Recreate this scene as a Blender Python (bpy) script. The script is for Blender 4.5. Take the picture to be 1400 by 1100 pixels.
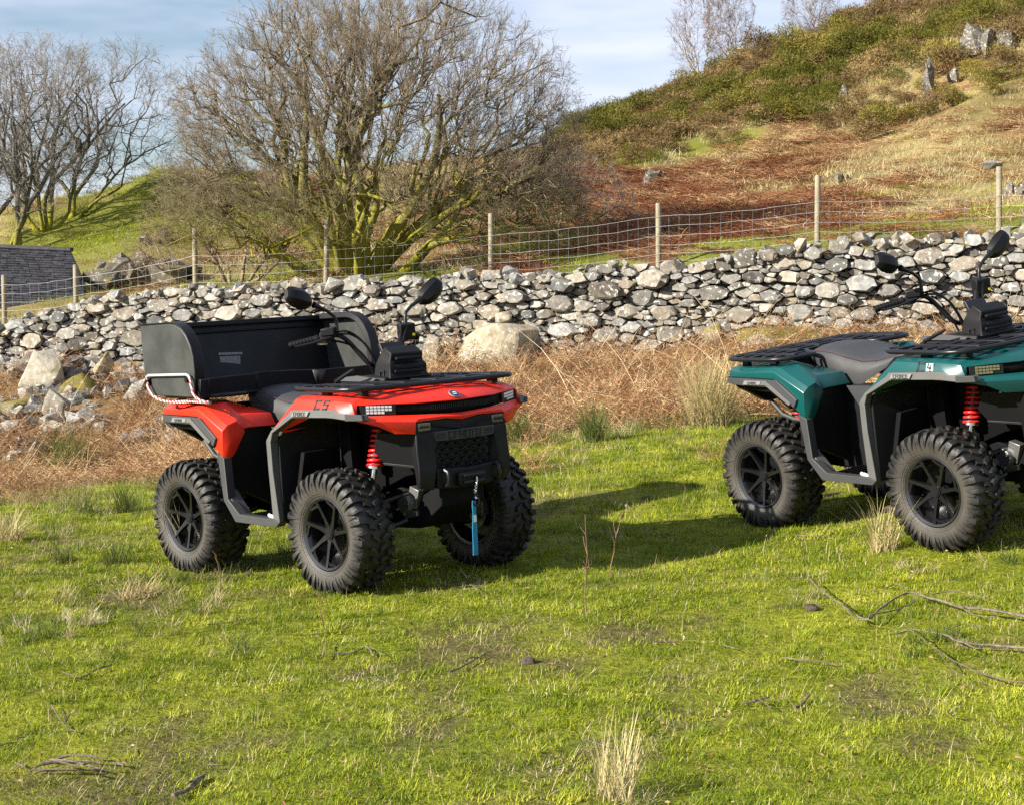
import bpy, bmesh, math, random
import numpy as np
from mathutils import Vector, Matrix, Euler, noise as mnoise

for o in list(bpy.data.objects): bpy.data.objects.remove(o, do_unlink=True)
SC = bpy.context.scene
COL = SC.collection
RAD = math.radians

# ------------------------------------------------------------------ camera
PITCH = RAD(4.0); CAM_Z = 1.525; FPX = 2284.41; DS = 1.10
cam_d = bpy.data.cameras.new('camera'); cam = bpy.data.objects.new('camera', cam_d); COL.objects.link(cam)
cam_d.sensor_width = 36.0; cam_d.lens = FPX/1400*36.0
cam_d.clip_start = 0.05; cam_d.clip_end = 2000
cam.location = (0, 0, CAM_Z); cam.rotation_euler = (RAD(90)-PITCH, 0, 0)
SC.camera = cam

# ------------------------------------------------------------------ sky and sun
SUN_DIR = Vector((-2.0, -1.0, 1.06)).normalized()
SUN_EL = math.asin(SUN_DIR.z); SUN_AZ = math.atan2(SUN_DIR.x, SUN_DIR.y)
world = bpy.data.worlds.new('World'); SC.world = world; world.use_nodes = True
nt = world.node_tree; nt.nodes.clear()
def N(nt, t, **kw):
    n = nt.nodes.new(t)
    for k, v in kw.items(): setattr(n, k, v)
    return n
wo = N(nt, 'ShaderNodeOutputWorld'); bg = N(nt, 'ShaderNodeBackground')
sky = N(nt, 'ShaderNodeTexSky', sky_type='NISHITA', sun_disc=False, sun_elevation=SUN_EL, sun_rotation=SUN_AZ,
        altitude=150, air_density=1.15, dust_density=0.25, ozone_density=4.0)
tc = N(nt, 'ShaderNodeTexCoord'); mp = N(nt, 'ShaderNodeMapping')
mp.inputs['Scale'].default_value = (1.2, 1.0, 6.0); mp.inputs['Rotation'].default_value = (0, RAD(8), RAD(20))
cn = N(nt, 'ShaderNodeTexNoise'); cn.inputs['Scale'].default_value = 3.2; cn.inputs['Detail'].default_value = 4; cn.inputs['Roughness'].default_value = 0.58
cr = N(nt, 'ShaderNodeValToRGB'); cr.color_ramp.elements[0].position = 0.30; cr.color_ramp.elements[1].position = 0.72
cm = N(nt, 'ShaderNodeMath', operation='MULTIPLY'); cm.inputs[1].default_value = 0.88
mx = N(nt, 'ShaderNodeMixRGB'); mx.inputs[2].default_value = (7.9, 8.3, 10.0, 1)
L = nt.links.new
L(tc.outputs['Generated'], mp.inputs[0]); L(mp.outputs[0], cn.inputs['Vector']); L(cn.outputs['Fac'], cr.inputs[0])
L(cr.outputs[0], cm.inputs[0]); L(cm.outputs[0], mx.inputs[0]); L(sky.outputs[0], mx.inputs[1]); L(mx.outputs[0], bg.inputs[0])
bg.inputs[1].default_value = 0.056; L(bg.outputs[0], wo.inputs[0])
sun_d = bpy.data.lights.new('sun', 'SUN'); sun = bpy.data.objects.new('sun', sun_d); COL.objects.link(sun)
sun_d.energy = 5.0; sun_d.angle = RAD(0.53); sun_d.color = (1.0, 0.93, 0.81)
sun.location = SUN_DIR*30; sun.rotation_euler = SUN_DIR.to_track_quat('Z', 'Y').to_euler()
SC.view_settings.view_transform = 'Standard'; SC.view_settings.look = 'None'
SC.view_settings.gamma = 1.0; SC.view_settings.use_curve_mapping = False
SC.view_settings.exposure = 1.15
SC.render.engine = 'CYCLES'
SC.cycles.use_denoising = False; SC.cycles.use_adaptive_sampling = True; SC.cycles.adaptive_threshold = 0.012
SC.cycles.caustics_reflective = False; SC.cycles.caustics_refractive = False; SC.cycles.max_bounces = 3; SC.cycles.diffuse_bounces = 2; SC.cycles.glossy_bounces = 2; SC.cycles.transmission_bounces = 4; SC.cycles.transparent_max_bounces = 4

# ------------------------------------------------------------------ helpers
def ray(px, py):
    """world direction (per metre of forward depth) through a photograph pixel"""
    a = (px-700)/FPX; b = (py-550)/FPX
    return Vector((a, math.cos(PITCH)-b*math.sin(PITCH), -math.sin(PITCH)-b*math.cos(PITCH)))
def at(px, py, d, k=DS):
    d = d*k; r = ray(px, py); return Vector((0, 0, CAM_Z)) + r*(d/r.y)

class MB:
    def __init__(s): s.v = []; s.f = []
    def add(s, vs, fs):
        n = len(s.v); s.v += [tuple(p) for p in vs]; s.f += [tuple(i+n for i in q) for q in fs]; return s
    def poly(s, pts): return s.add(pts, [tuple(range(len(pts)))])
    def slab(s, pts, d):
        n = len(pts); d = Vector(d); top = [Vector(p) for p in pts]; bot = [p+d for p in top]
        return s.add(top+bot, [tuple(range(n)), tuple(range(2*n-1, n-1, -1))] + [(i, i+n, (i+1) % n+n, (i+1) % n) for i in range(n)])
    def box(s, c, size, rot=None):
        x, y, z = [a/2 for a in size]
        vs = [Vector((i*x, j*y, k*z)) for i in (-1, 1) for j in (-1, 1) for k in (-1, 1)]
        if rot is not None:
            m = rot if isinstance(rot, Matrix) else Euler(rot).to_matrix(); vs = [m @ p for p in vs]
        c = Vector(c)
        return s.add([p+c for p in vs], [(0, 1, 3, 2), (4, 6, 7, 5), (0, 4, 5, 1), (2, 3, 7, 6), (0, 2, 6, 4), (1, 5, 7, 3)])
    def loft(s, rings, cap=True, closed=True):
        n = len(rings[0]); vs = [p for r in rings for p in r]; fs = []
        for k in range(len(rings)-1):
            for i in range(n if closed else n-1):
                j = (i+1) % n
                fs.append((k*n+i, k*n+j, (k+1)*n+j, (k+1)*n+i))
        if cap and closed:
            fs.append(tuple(range(n-1, -1, -1))); fs.append(tuple((len(rings)-1)*n+i for i in range(n)))
        return s.add(vs, fs)
    def tube(s, path, r, sides=8, cap=True, flat=1.0):
        P = [Vector(p) for p in path]; n = len(P)
        rs = r if isinstance(r, (list, tuple)) else [r]*n
        T = []
        for i in range(n):
            t = (P[min(i+1, n-1)]-P[max(i-1, 0)])
            T.append(t.normalized() if t.length > 1e-9 else Vector((0, 0, 1)))
        u = T[0].orthogonal().normalized(); rings = []
        for i in range(n):
            if i: u = (u - T[i]*u.dot(T[i]));  u = u.normalized() if u.length > 1e-6 else T[i].orthogonal().normalized()
            w = T[i].cross(u)
            rings.append([P[i]+(u*math.cos(a)+w*math.sin(a)*flat)*rs[i] for a in [2*math.pi*k/sides for k in range(sides)]])
        return s.loft(rings, cap)
    def lathe(s, prof, c=(0, 0, 0), sides=32, cap=False):
        """prof: (radius, y) pairs, spun about the Y axis through c"""
        c = Vector(c)
        rings = [[c+Vector((r*math.cos(a), y, r*math.sin(a))) for a in [2*math.pi*k/sides for k in range(sides)]] for r, y in prof]
        return s.loft(rings, cap)
    def disc(s, c, nrm, r, h, sides=16, r2=None):
        c = Vector(c); nrm = Vector(nrm).normalized(); u = nrm.orthogonal().normalized(); w = nrm.cross(u); r2 = r if r2 is None else r2
        an = [2*math.pi*k/sides for k in range(sides)]
        return s.loft([[c+(u*math.cos(a)+w*math.sin(a))*r for a in an], [c+nrm*h+(u*math.cos(a)+w*math.sin(a))*r2 for a in an]])
    def mirror(s):
        n = len(s.v); s.v += [(x, -y, z) for x, y, z in s.v]; s.f += [tuple(i+n for i in reversed(q)) for q in s.f]; return s
    def flipped(s):
        m = MB(); m.v = [(x, -y, z) for x, y, z in s.v]; m.f = [tuple(reversed(q)) for q in s.f]; return m
    def mesh(s, name, smooth=None, weld=False):
        me = bpy.data.meshes.new(name); me.from_pydata(s.v, [], s.f); me.update()
        bm = bmesh.new(); bm.from_mesh(me)
        if weld: bmesh.ops.remove_doubles(bm, verts=bm.verts, dist=1e-4)
        bmesh.ops.recalc_face_normals(bm, faces=bm.faces)
        bm.to_mesh(me); bm.free()
        if smooth is not None:
            for p in me.polygons: p.use_smooth = True
            if smooth < 179: me.set_sharp_from_angle(angle=RAD(smooth))
        return me

def bar(mb, path, w, d, up=(0, -1, 0)):
    P = [Vector(p) for p in path]; up = Vector(up); n = len(P); rings = []
    ws = w if isinstance(w, (list, tuple)) else [w]*n; ds = d if isinstance(d, (list, tuple)) else [d]*n
    for i in range(n):
        t = (P[min(i+1, n-1)]-P[max(i-1, 0)]).normalized(); sd = t.cross(up).normalized(); u2 = sd.cross(t).normalized()
        rings.append([P[i]+sd*(a*ws[i]/2)+u2*(b*ds[i]/2) for a, b in ((-1, -1), (1, -1), (1, 1), (-1, 1))])
    return mb.loft(rings)

def link(name, me, mat=None, parent=None, loc=None):
    o = bpy.data.objects.new(name, me); COL.objects.link(o)
    if mat is not None and me is not None and not me.materials: me.materials.append(mat)
    if parent is not None: o.parent = parent
    if loc is not None: o.location = loc
    return o
def part(name, mb, mat, parent=None, smooth=35, bevel=0, weld=False, seg=2, solid=0):
    me = mb.mesh(name, smooth, weld); o = link(name, me, mat, parent)
    if solid:
        md = o.modifiers.new('thick', 'SOLIDIFY'); md.thickness = solid; md.offset = -1
    if bevel:
        md = o.modifiers.new('edge', 'BEVEL'); md.width = bevel; md.segments = seg; md.limit_method = 'ANGLE'; md.angle_limit = RAD(28)
    return o
def tag(o, label=None, cat=None, group=None, kind=None):
    if label: o['label'] = label
    if cat: o['category'] = cat
    if group: o['group'] = group
    if kind: o['kind'] = kind
    return o
def empty(name, loc=(0, 0, 0), rz=0):
    o = bpy.data.objects.new(name, None); COL.objects.link(o); o.location = loc; o.rotation_euler = (0, 0, rz); o.empty_display_size = 0.1
    return o

# ------------------------------------------------------------------ materials
MATS = {}
def mat(name, col=(.5, .5, .5), rough=.6, metal=0, spec=.5, coat=0, vary=0, vscale=8, bump=0, bscale=60, col2=None, det=3, sss=0, trans=0):
    if name in MATS: return MATS[name]
    m = bpy.data.materials.new(name); m.use_nodes = True; t = m.node_tree; b = t.nodes['Principled BSDF']
    b.inputs['Base Color'].default_value = (*col, 1); b.inputs['Roughness'].default_value = rough; b.inputs['Metallic'].default_value = metal
    b.inputs['Specular IOR Level'].default_value = spec; b.inputs['Coat Weight'].default_value = coat; b.inputs['Coat Roughness'].default_value = .12
    if trans: b.inputs['Transmission Weight'].default_value = trans
    if col2 is not None or vary:
        c2 = col2 if col2 is not None else tuple(c*(1-vary) for c in col)
        co = N(t, 'ShaderNodeTexCoord'); no = N(t, 'ShaderNodeTexNoise'); no.inputs['Scale'].default_value = vscale; no.inputs['Detail'].default_value = det
        no.inputs['Roughness'].default_value = .65
        rp = N(t, 'ShaderNodeValToRGB'); rp.color_ramp.elements[0].position = .35; rp.color_ramp.elements[1].position = .68
        rp.color_ramp.elements[0].color = (*col, 1); rp.color_ramp.elements[1].color = (*c2, 1)
        t.links.new(co.outputs['Object'], no.inputs['Vector']); t.links.new(no.outputs['Fac'], rp.inputs[0]); t.links.new(rp.outputs[0], b.inputs['Base Color'])
        rr = N(t, 'ShaderNodeMapRange'); rr.inputs[3].default_value = max(0.05, rough-.08); rr.inputs[4].default_value = min(1, rough+.12)
        t.links.new(no.outputs['Fac'], rr.inputs[0]); t.links.new(rr.outputs[0], b.inputs['Roughness'])
    if bump:
        co = N(t, 'ShaderNodeTexCoord'); nb = N(t, 'ShaderNodeTexNoise'); nb.inputs['Scale'].default_value = bscale; nb.inputs['Detail'].default_value = 2
        bu = N(t, 'ShaderNodeBump'); bu.inputs['Strength'].default_value = bump; bu.inputs['Distance'].default_value = 1.0/bscale
        t.links.new(co.outputs['Object'], nb.inputs['Vector']); t.links.new(nb.outputs['Fac'], bu.inputs['Height']); t.links.new(bu.outputs[0], b.inputs['Normal'])
    MATS[name] = m; return m

# ================================================================== terrain
CAMW = Matrix(((1, 0, 0, 0), (0, -math.sin(PITCH), math.cos(PITCH), 0), (0, -math.cos(PITCH), -math.sin(PITCH), CAM_Z), (0, 0, 0, 1)))
def pose(R, t):
    M = Matrix.Identity(4)
    for i in range(3):
        for j in range(3): M[i][j] = R[i][j]
        M[i][3] = t[i]
    l, q, s = (CAMW @ M).decompose(); return Matrix.LocRotScale(l, q, None)
POSE_RED = pose([[0.68138, 0.72993, -0.05406], [0.01077, -0.08385, -0.99642], [-0.73185, 0.67836, -0.065]], [-0.9176, 0.8983, 9.01569])
POSE_TEAL = pose([[0.55755, 0.82134, -0.12056], [0.02402, -0.16112, -0.98664], [-0.82979, 0.54721, -0.10956]], [2.25733, 0.651, 9.2755])

def vnoise(x, y, scale=1.0, seed=0):
    """vectorised smooth value noise, 0..1"""
    x = np.asarray(x, float)*scale+seed*17.31; y = np.asarray(y, float)*scale-seed*9.77
    xi = np.floor(x).astype(np.int64); yi = np.floor(y).astype(np.int64); fx = x-xi; fy = y-yi
    fx = fx*fx*(3-2*fx); fy = fy*fy*(3-2*fy)
    def h(a, b):
        n = (a*374761393+b*668265263+seed*1442695041) & 0xffffffff
        n = ((n ^ (n >> 13))*1274126177) & 0xffffffff
        return ((n ^ (n >> 16)) & 0xffff)/65535.0
    return (h(xi, yi)*(1-fx)+h(xi+1, yi)*fx)*(1-fy)+(h(xi, yi+1)*(1-fx)+h(xi+1, yi+1)*fx)*fy
def fbm(x, y, scale, seed=0, oct=4):
    s = 0; a = .5; t = 0
    for k in range(oct): s = s+a*vnoise(x, y, scale*2**k, seed+k); t += a; a *= .5
    return s/t

WALLPX = [(-320, 25.2), (0, 24.2), (260, 23.2), (500, 22.4), (700, 21.8), (900, 21.1), (1100, 20.4), (1300, 19.8), (1400, 19.5), (1750, 18.4)]
WTOP = [(-320, 470), (0, 446), (50, 432), (130, 410), (240, 396), (300, 399), (400, 392), (480, 389), (560, 385), (640, 379), (700, 376), (760, 378), (830, 364), (900, 367), (960, 360), (1020, 347), (1100, 341), (1200, 330), (1300, 326), (1400, 319), (1750, 295)]
WBASE = [(-320, 520), (0, 506), (150, 500), (260, 492), (500, 484), (700, 482), (900, 478), (1000, 470), (1100, 455), (1250, 450), (1400, 445), (1750, 430)]
def ip(tab, x): return float(np.interp(x, [a for a, b in tab], [b for a, b in tab]))
ctrl = []
for M in (POSE_RED, POSE_TEAL):
    for sx in (-1, 1):
        for sy in (-1, 1):
            p = M @ Vector((sx*.64, sy*.46, .014)); ctrl.append(p)
ctrl += [Vector(p) for p in ((0, 4.8, -.03), (-3, 4.6, -.13), (3, 4.8, .20), (0, 0, -.08), (-6, 0, -.3), (6, 0, .45), (-5, 9, -.10), (6, 9, .58), (0, -6, -.1))]
ctrl += [at(800, 590, 12.8), at(1400, 560, 12.6)]
for px in (-300, 0, 250, 500, 700, 900, 1100, 1300, 1500, 1700): ctrl.append(at(px, ip(WBASE, px), ip(WALLPX, px)))
for px, py, d in ((-200, 455, 27), (50, 428, 26.6), (265, 408, 25.2), (450, 396, 24.6), (672, 384, 24.0), (900, 372, 23.2), (1119, 348, 22.4), (1367, 322, 21.7), (1650, 300, 20.6),
                  (1250, 300, 27), (1400, 285, 26), (1100, 272, 31), (950, 290, 30), (850, 335, 26.5), (1250, 172, 40), (1400, 112, 40), (1050, 190, 44), (1000, 150, 54), (1180, 42, 60), (1300, 0, 60), (1420, -45, 58), (1650, -130, 54), (1650, 180, 30),
                  (980, 130, 63), (860, 176, 69), (805, 190, 73), (720, 226, 78), (850, 250, 42), (650, 312, 36), (560, 310, 40), (560, 268, 62), (400, 272, 60), (330, 266, 50), (270, 250, 45), (200, 278, 42), (120, 295, 41), (60, 312, 40), (0, 328, 40), (-200, 335, 42), (250, 385, 28), (150, 350, 33), (100, 385, 30), (0, 405, 30), (560, 375, 28)):
    ctrl.append(at(px, py, d))
for px, py, d, dz in ((1180, 42, 60, .5), (1420, -45, 58, .5), (980, 130, 63, .3), (805, 190, 73, 0), (560, 268, 62, -1), (400, 272, 60, -1), (270, 250, 45, -.8), (120, 295, 41, -1.2), (-200, 335, 42, -1.5)):
    p = at(px, py, d); ctrl.append(Vector((p.x*1.35, p.y+28, p.z+dz)))
CT = np.array([tuple(p) for p in ctrl])
def _tps(r2): return np.where(r2 > 1e-12, r2*np.log(r2+1e-12)*.5, 0)
_n = len(CT); _d2 = ((CT[:, None, :2]-CT[None, :, :2])**2).sum(-1)
_A = np.zeros((_n+3, _n+3)); _A[:_n, :_n] = _tps(_d2)+np.eye(_n)*np.array([.002]*8+[.05]*(_n-8)); _A[:_n, _n] = 1; _A[:_n, _n+1:] = CT[:, :2]; _A[_n:, :_n] = _A[:_n, _n:].T
_W = np.linalg.solve(_A, np.concatenate([CT[:, 2], np.zeros(3)]))
def Hs(x, y):
    x = np.asarray(x, float); y = np.asarray(y, float); sh = x.shape; x = x.ravel(); y = y.ravel(); out = np.empty(len(x))
    for i in range(0, len(x), 20000):
        a, b = x[i:i+20000], y[i:i+20000]
        d2 = (a[:, None]-CT[None, :, 0])**2+(b[:, None]-CT[None, :, 1])**2
        out[i:i+20000] = _tps(d2) @ _W[:_n]+_W[_n]+a*_W[_n+1]+b*_W[_n+2]
    amp = np.clip((y-27)/20, 0, 1)
    out += (fbm(x, y, 1.1, 3, 3)-.5)*.07+(fbm(x, y, 6.0, 5, 2)-.5)*.014+amp*((fbm(x, y, .16, 9, 4)-.5)*1.6+(fbm(x, y, 1.0, 11, 3)-.5)*.55)
    return out.reshape(sh)
def H(x, y): return float(Hs([x], [y])[0])
def ground_at(px, py, d0=3.2, d1=100.0):
    """where the ray through a photograph pixel first meets the ground"""
    r = ray(px, py); r = r/r.y; ds = np.concatenate([np.arange(d0, 29, .05), np.arange(29, d1, .4)])
    z = CAM_Z+r.z*ds; g = Hs(r.x*ds, ds); k = np.nonzero(z < g)[0]
    d = ds[k[0]] if len(k) else d1
    x = r.x*d; return Vector((x, d, H(x, d)))

def grid(name, xs, ys, dz=0):
    X, Y = np.meshgrid(xs, ys); Z = Hs(X, Y)+dz; n, m = X.shape
    co = np.stack([X, Y, Z], -1).reshape(-1, 3); idx = np.arange(n*m).reshape(n, m)
    fc = np.stack([idx[:-1, :-1], idx[:-1, 1:], idx[1:, 1:], idx[1:, :-1]], -1).reshape(-1, 4)
    me = bpy.data.meshes.new(name); me.vertices.add(len(co)); me.vertices.foreach_set('co', co.ravel()); me.loops.add(fc.size); me.loops.foreach_set('vertex_index', fc.ravel())
    me.polygons.add(len(fc)); me.polygons.foreach_set('loop_start', np.arange(0, fc.size, 4)); me.update(calc_edges=True); me.polygons.foreach_set('use_smooth', np.ones(len(fc), bool))
    return me, co
def sstep(a, b, x): t = np.clip((x-a)/(b-a), 0, 1); return t*t*(3-2*t)
def to_px(x, y, z):
    dy = y; dz = z-CAM_Z; c, s = math.cos(PITCH), math.sin(PITCH); dep = dy*c-dz*s; up = dy*s+dz*c
    return 700+FPX*x/dep, 550-FPX*up/dep
# ground cover of a place: 0 turf, 1 brown bracken litter, 2 straw grass, 3 rust bracken, 4 moss green slope
P_RUST = [ground_at(*q) for q in ((820, 300), (900, 270), (960, 290), (1000, 330), (880, 330), (760, 270), (700, 290), (1040, 320))]
P_GREEN = [(ground_at(*q), r) for q, r in (((140, 320), 5.5), ((240, 290), 5), ((330, 385), 1.6), ((420, 378), 1.4), ((700, 350), 1.6), ((560, 375), 1.4), ((800, 360), 1.2), ((1000, 345), 1.1), ((1150, 318), 1.2), ((1260, 300), 1.5), ((1400, 290), 1.6), ((60, 340), 5), ((950, 205), 3.0), ((880, 215), 2.5))]
def cover(x, y):
    x = np.asarray(x, float); y = np.asarray(y, float); n = fbm(x, y, .9, 21, 4)-.5; n2 = fbm(x, y, .35, 31, 3)-.5
    edge = 14.2+.10*np.abs(x)-.04*x+n*2.6+np.where(x < -2.2, .8, 0)*sstep(2.2, 3.6, -x)
    lit = sstep(-.5, .9, y-edge)                                   # bracken litter between turf and wall
    wall_y = np.interp(x, [-10, 8], [27.5, 20.7]); behind = sstep(0, .8, y-wall_y-.3)
    rust = np.zeros_like(x)
    for p in P_RUST: rust = np.maximum(rust, 1-np.hypot((x-p.x), (y-p.y)*.6)/4.2)
    rust = sstep(.12, .34, rust+n*.9)
    grn = np.zeros_like(x)
    for p, r in P_GREEN: grn = np.maximum(grn, 1-np.hypot(x-p.x, (y-p.y)*.7)/r)
    grn = sstep(.15, .45, grn+n*1.1)
    return lit, behind, rust*behind, grn*behind, n, n2
C_TURF = np.array((.12, .145, .010)); C_MOSS = np.array((.20, .21, .012)); C_LIT = np.array((.24, .15, .075)); C_STRAW = np.array((.36, .29, .13)); C_RUST = np.array((.15, .062, .030)); C_SOIL = np.array((.085, .062, .035)); C_GRN = np.array((.17, .175, .030)); C_HEATH = np.array((.16, .125, .050))
def ground_color(co):
    x, y = co[:, 0], co[:, 1]; lit, beh, rust, grn, n, n2 = cover(x, y)
    k = np.clip(.5+n*1.6, 0, 1)[:, None]; c = C_TURF*(1-k)+C_MOSS*k
    s = sstep(.10, .26, fbm(x, y, 2.4, 41, 3)-.5)[:, None]*.75; c = c*(1-s)+C_SOIL*s
    c = c*(1-lit[:, None])+(C_LIT*(1-.3*k))*lit[:, None]
    h = np.clip(.5+n2*1.8, 0, 1)[:, None]; back = C_STRAW*h+C_HEATH*(1-h); r2 = sstep(.0, .25, fbm(x, y, .5, 51, 4)-.5)[:, None]*.7; back = back*(1-r2)+C_RUST*1.15*r2
    c = c*(1-beh[:, None])+back*beh[:, None]
    c = c*(1-rust[:, None])+C_RUST*rust[:, None]; c = c*(1-grn[:, None])+C_GRN*(.75+.5*k)*grn[:, None]
    return c
def ground_mat():
    m = bpy.data.materials.new('ground cover'); m.use_nodes = True; t = m.node_tree; b = t.nodes['Principled BSDF']; b.inputs['Roughness'].default_value = .95; b.inputs['Specular IOR Level'].default_value = .15
    a = N(t, 'ShaderNodeAttribute', attribute_name='tint'); co = N(t, 'ShaderNodeTexCoord')
    no = N(t, 'ShaderNodeTexNoise'); no.inputs['Scale'].default_value = 22; no.inputs['Detail'].default_value = 4; no.inputs['Roughness'].default_value = .72
    rp = N(t, 'ShaderNodeMapRange'); rp.inputs[1].default_value = .3; rp.inputs[2].default_value = .7; rp.inputs[3].default_value = .5; rp.inputs[4].default_value = 1.5
    mu = N(t, 'ShaderNodeVectorMath', operation='SCALE'); bu = N(t, 'ShaderNodeBump'); bu.inputs['Strength'].default_value = .8; bu.inputs['Distance'].default_value = .04
    t.links.new(co.outputs['Object'], no.inputs['Vector']); t.links.new(no.outputs['Fac'], rp.inputs[0]); t.links.new(a.outputs['Color'], mu.inputs[0]); t.links.new(rp.outputs[0], mu.inputs['Scale']); t.links.new(mu.outputs[0], b.inputs['Base Color'])
    t.links.new(no.outputs['Fac'], bu.inputs['Height']); t.links.new(bu.outputs[0], b.inputs['Normal']); return m
M_GROUND = ground_mat()
for nm, xs, ys, dz in (('field', np.arange(-15, 15.1, .12), np.arange(-6, 29.0, .12), 0), ('hillside', np.arange(-55, 75, .55), np.arange(28.9, 135, .55), -.015)):
    me, co = grid(nm, xs, ys, dz); ca = me.attributes.new('tint', 'FLOAT_COLOR', 'POINT'); cc = np.ones((len(co), 4)); cc[:, :3] = ground_color(co); ca.data.foreach_set('color', cc.ravel())
    tag(link(nm, me, M_GROUND), kind='structure')
# the land beyond, out to the horizon
fl = MB(); fl.poly([(-900, -900, -6), (900, -900, -6), (900, 900, -6), (-900, 900, -6)]); far = part('far_ground', fl, mat('far pasture', (.10, .12, .04), .95, vary=.4, vscale=.05), None, None); tag(far, kind='structure')

# ================================================================== stone: wall, boulders, outcrops
def stone_mat(name, dark, pale, lichen, moss=.0, mosscol=(.16, .13, .015)):
    m = bpy.data.materials.new(name); m.use_nodes = True; t = m.node_tree; b = t.nodes['Principled BSDF']; b.inputs['Roughness'].default_value = .88; b.inputs['Specular IOR Level'].default_value = .25
    co = N(t, 'ShaderNodeTexCoord'); ge = N(t, 'ShaderNodeNewGeometry'); at_ = N(t, 'ShaderNodeAttribute', attribute_name='tint')
    n1 = N(t, 'ShaderNodeTexNoise'); n1.inputs['Scale'].default_value = 9; n1.inputs['Detail'].default_value = 5; n1.inputs['Roughness'].default_value = .7
    n2 = N(t, 'ShaderNodeTexNoise'); n2.inputs['Scale'].default_value = 17; n2.inputs['Detail'].default_value = 3
    n3 = N(t, 'ShaderNodeTexNoise'); n3.inputs['Scale'].default_value = 2.3; n3.inputs['Detail'].default_value = 3
    L_ = t.links.new
    for n in (n1, n2, n3): L_(ge.outputs['Position'], n.inputs['Vector'])
    r1 = N(t, 'ShaderNodeValToRGB'); r1.color_ramp.elements[0].position = .3; r1.color_ramp.elements[1].position = .7; r1.color_ramp.elements[0].color = (*dark, 1); r1.color_ramp.elements[1].color = (*pale, 1); L_(n1.outputs['Fac'], r1.inputs[0])
    mu = N(t, 'ShaderNodeMixRGB', blend_type='MULTIPLY'); mu.inputs[0].default_value = 1; L_(r1.outputs[0], mu.inputs[1]); L_(at_.outputs['Color'], mu.inputs[2])
    r2 = N(t, 'ShaderNodeValToRGB'); r2.color_ramp.elements[0].position = .58; r2.color_ramp.elements[1].position = .66; L_(n2.outputs['Fac'], r2.inputs[0])
    ml = N(t, 'ShaderNodeMixRGB'); L_(r2.outputs[0], ml.inputs[0]); ml.inputs[2].default_value = (*lichen, 1); L_(mu.outputs[0], ml.inputs[1])
    r3 = N(t, 'ShaderNodeValToRGB'); r3.color_ramp.elements[0].position = .62-moss*.3; r3.color_ramp.elements[1].position = .70-moss*.3; L_(n3.outputs['Fac'], r3.inputs[0])
    sx = N(t, 'ShaderNodeSeparateXYZ'); L_(ge.outputs['Normal'], sx.inputs[0]); mr = N(t, 'ShaderNodeMapRange'); mr.inputs[1].default_value = -.35; mr.inputs[2].default_value = .6; L_(sx.outputs['Z'], mr.inputs[0])
    mm = N(t, 'ShaderNodeMath', operation='MULTIPLY'); L_(r3.outputs[0], mm.inputs[0]); L_(mr.outputs[0], mm.inputs[1]); m2 = N(t, 'ShaderNodeMath', operation='MULTIPLY'); L_(mm.outputs[0], m2.inputs[0]); m2.inputs[1].default_value = .85 if moss else .35
    mo = N(t, 'ShaderNodeMixRGB'); L_(m2.outputs[0], mo.inputs[0]); L_(ml.outputs[0], mo.inputs[1]); mo.inputs[2].default_value = (*mosscol, 1); L_(mo.outputs[0], b.inputs['Base Color'])
    bu = N(t, 'ShaderNodeBump'); bu.inputs['Strength'].default_value = .75; bu.inputs['Distance'].default_value = .02; L_(n1.outputs['Fac'], bu.inputs['Height']); L_(bu.outputs[0], b.inputs['Normal']); return m
M_STONE = stone_mat('field stone', (.12, .112, .098), (.335, .315, .275), (.50, .485, .44), .0)
M_BOULDER = stone_mat('lichened boulder', (.165, .150, .122), (.37, .34, .285), (.47, .45, .40), .2)
M_MOSSY = stone_mat('mossy stone', (.15, .14, .11), (.36, .34, .28), (.46, .45, .38), .9)
M_DARKROCK = stone_mat('dark crag', (.085, .078, .066), (.26, .24, .20), (.36, .35, .31), .3)
def tint(me, c):
    a = me.attributes.new('tint', 'FLOAT_COLOR', 'POINT'); a.data.foreach_set('color', np.tile(np.array((*c, 1.0)), len(me.vertices)))
def stone_tint(r):
    v = r.choice((.5, .68, .85, .95, 1.0, 1.12, 1.3)); w = r.uniform(-.07, .10); return (v*(1+w), v, v*(1-w*1.2))

def wall_pt(px, z, back=0.0):
    d = ip(WALLPX, px); p = at(px, 400, d); return p
# wall centre line, sampled by arc length
_pxs = np.arange(-300, 1741, 10.0); _line = [at(p, 400, ip(WALLPX, p)) for p in _pxs]
_u = [0.0]
for a, b in zip(_line, _line[1:]): _u.append(_u[-1]+math.hypot(b.x-a.x, b.y-a.y))
_u = np.array(_u); WL = _u[-1]; _lx = np.array([p.x for p in _line]); _ly = np.array([p.y for p in _line])
_tz = np.array([at(p, ip(WTOP, p), ip(WALLPX, p)).z for p in _pxs]); _bz = np.array([at(p, ip(WBASE, p), ip(WALLPX, p)).z-.12 for p in _pxs])
def wline(u):
    x = np.interp(u, _u, _lx); y = np.interp(u, _u, _ly); e = .3; tx = np.interp(u+e, _u, _lx)-np.interp(u-e, _u, _lx); ty = np.interp(u+e, _u, _ly)-np.interp(u-e, _u, _ly); l = math.hypot(tx, ty)
    return Vector((x, y, 0)), Vector((tx/l, ty/l, 0)), float(np.interp(u, _u, _bz)), float(np.interp(u, _u, _tz))
rw = random.Random(5)
def clip(poly, n, c):
    out = []
    for i in range(len(poly)):
        a = poly[i]; b = poly[(i+1) % len(poly)]; da = a[0]*n[0]+a[1]*n[1]-c; db = b[0]*n[0]+b[1]*n[1]-c
        if da <= 0: out.append(a)
        if (da < 0 < db) or (db < 0 < da):
            t = da/(da-db); out.append((a[0]+(b[0]-a[0])*t, a[1]+(b[1]-a[1])*t))
    return out
ASP = .60
seeds = []; cellsz = .3; gridd = {}
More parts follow.
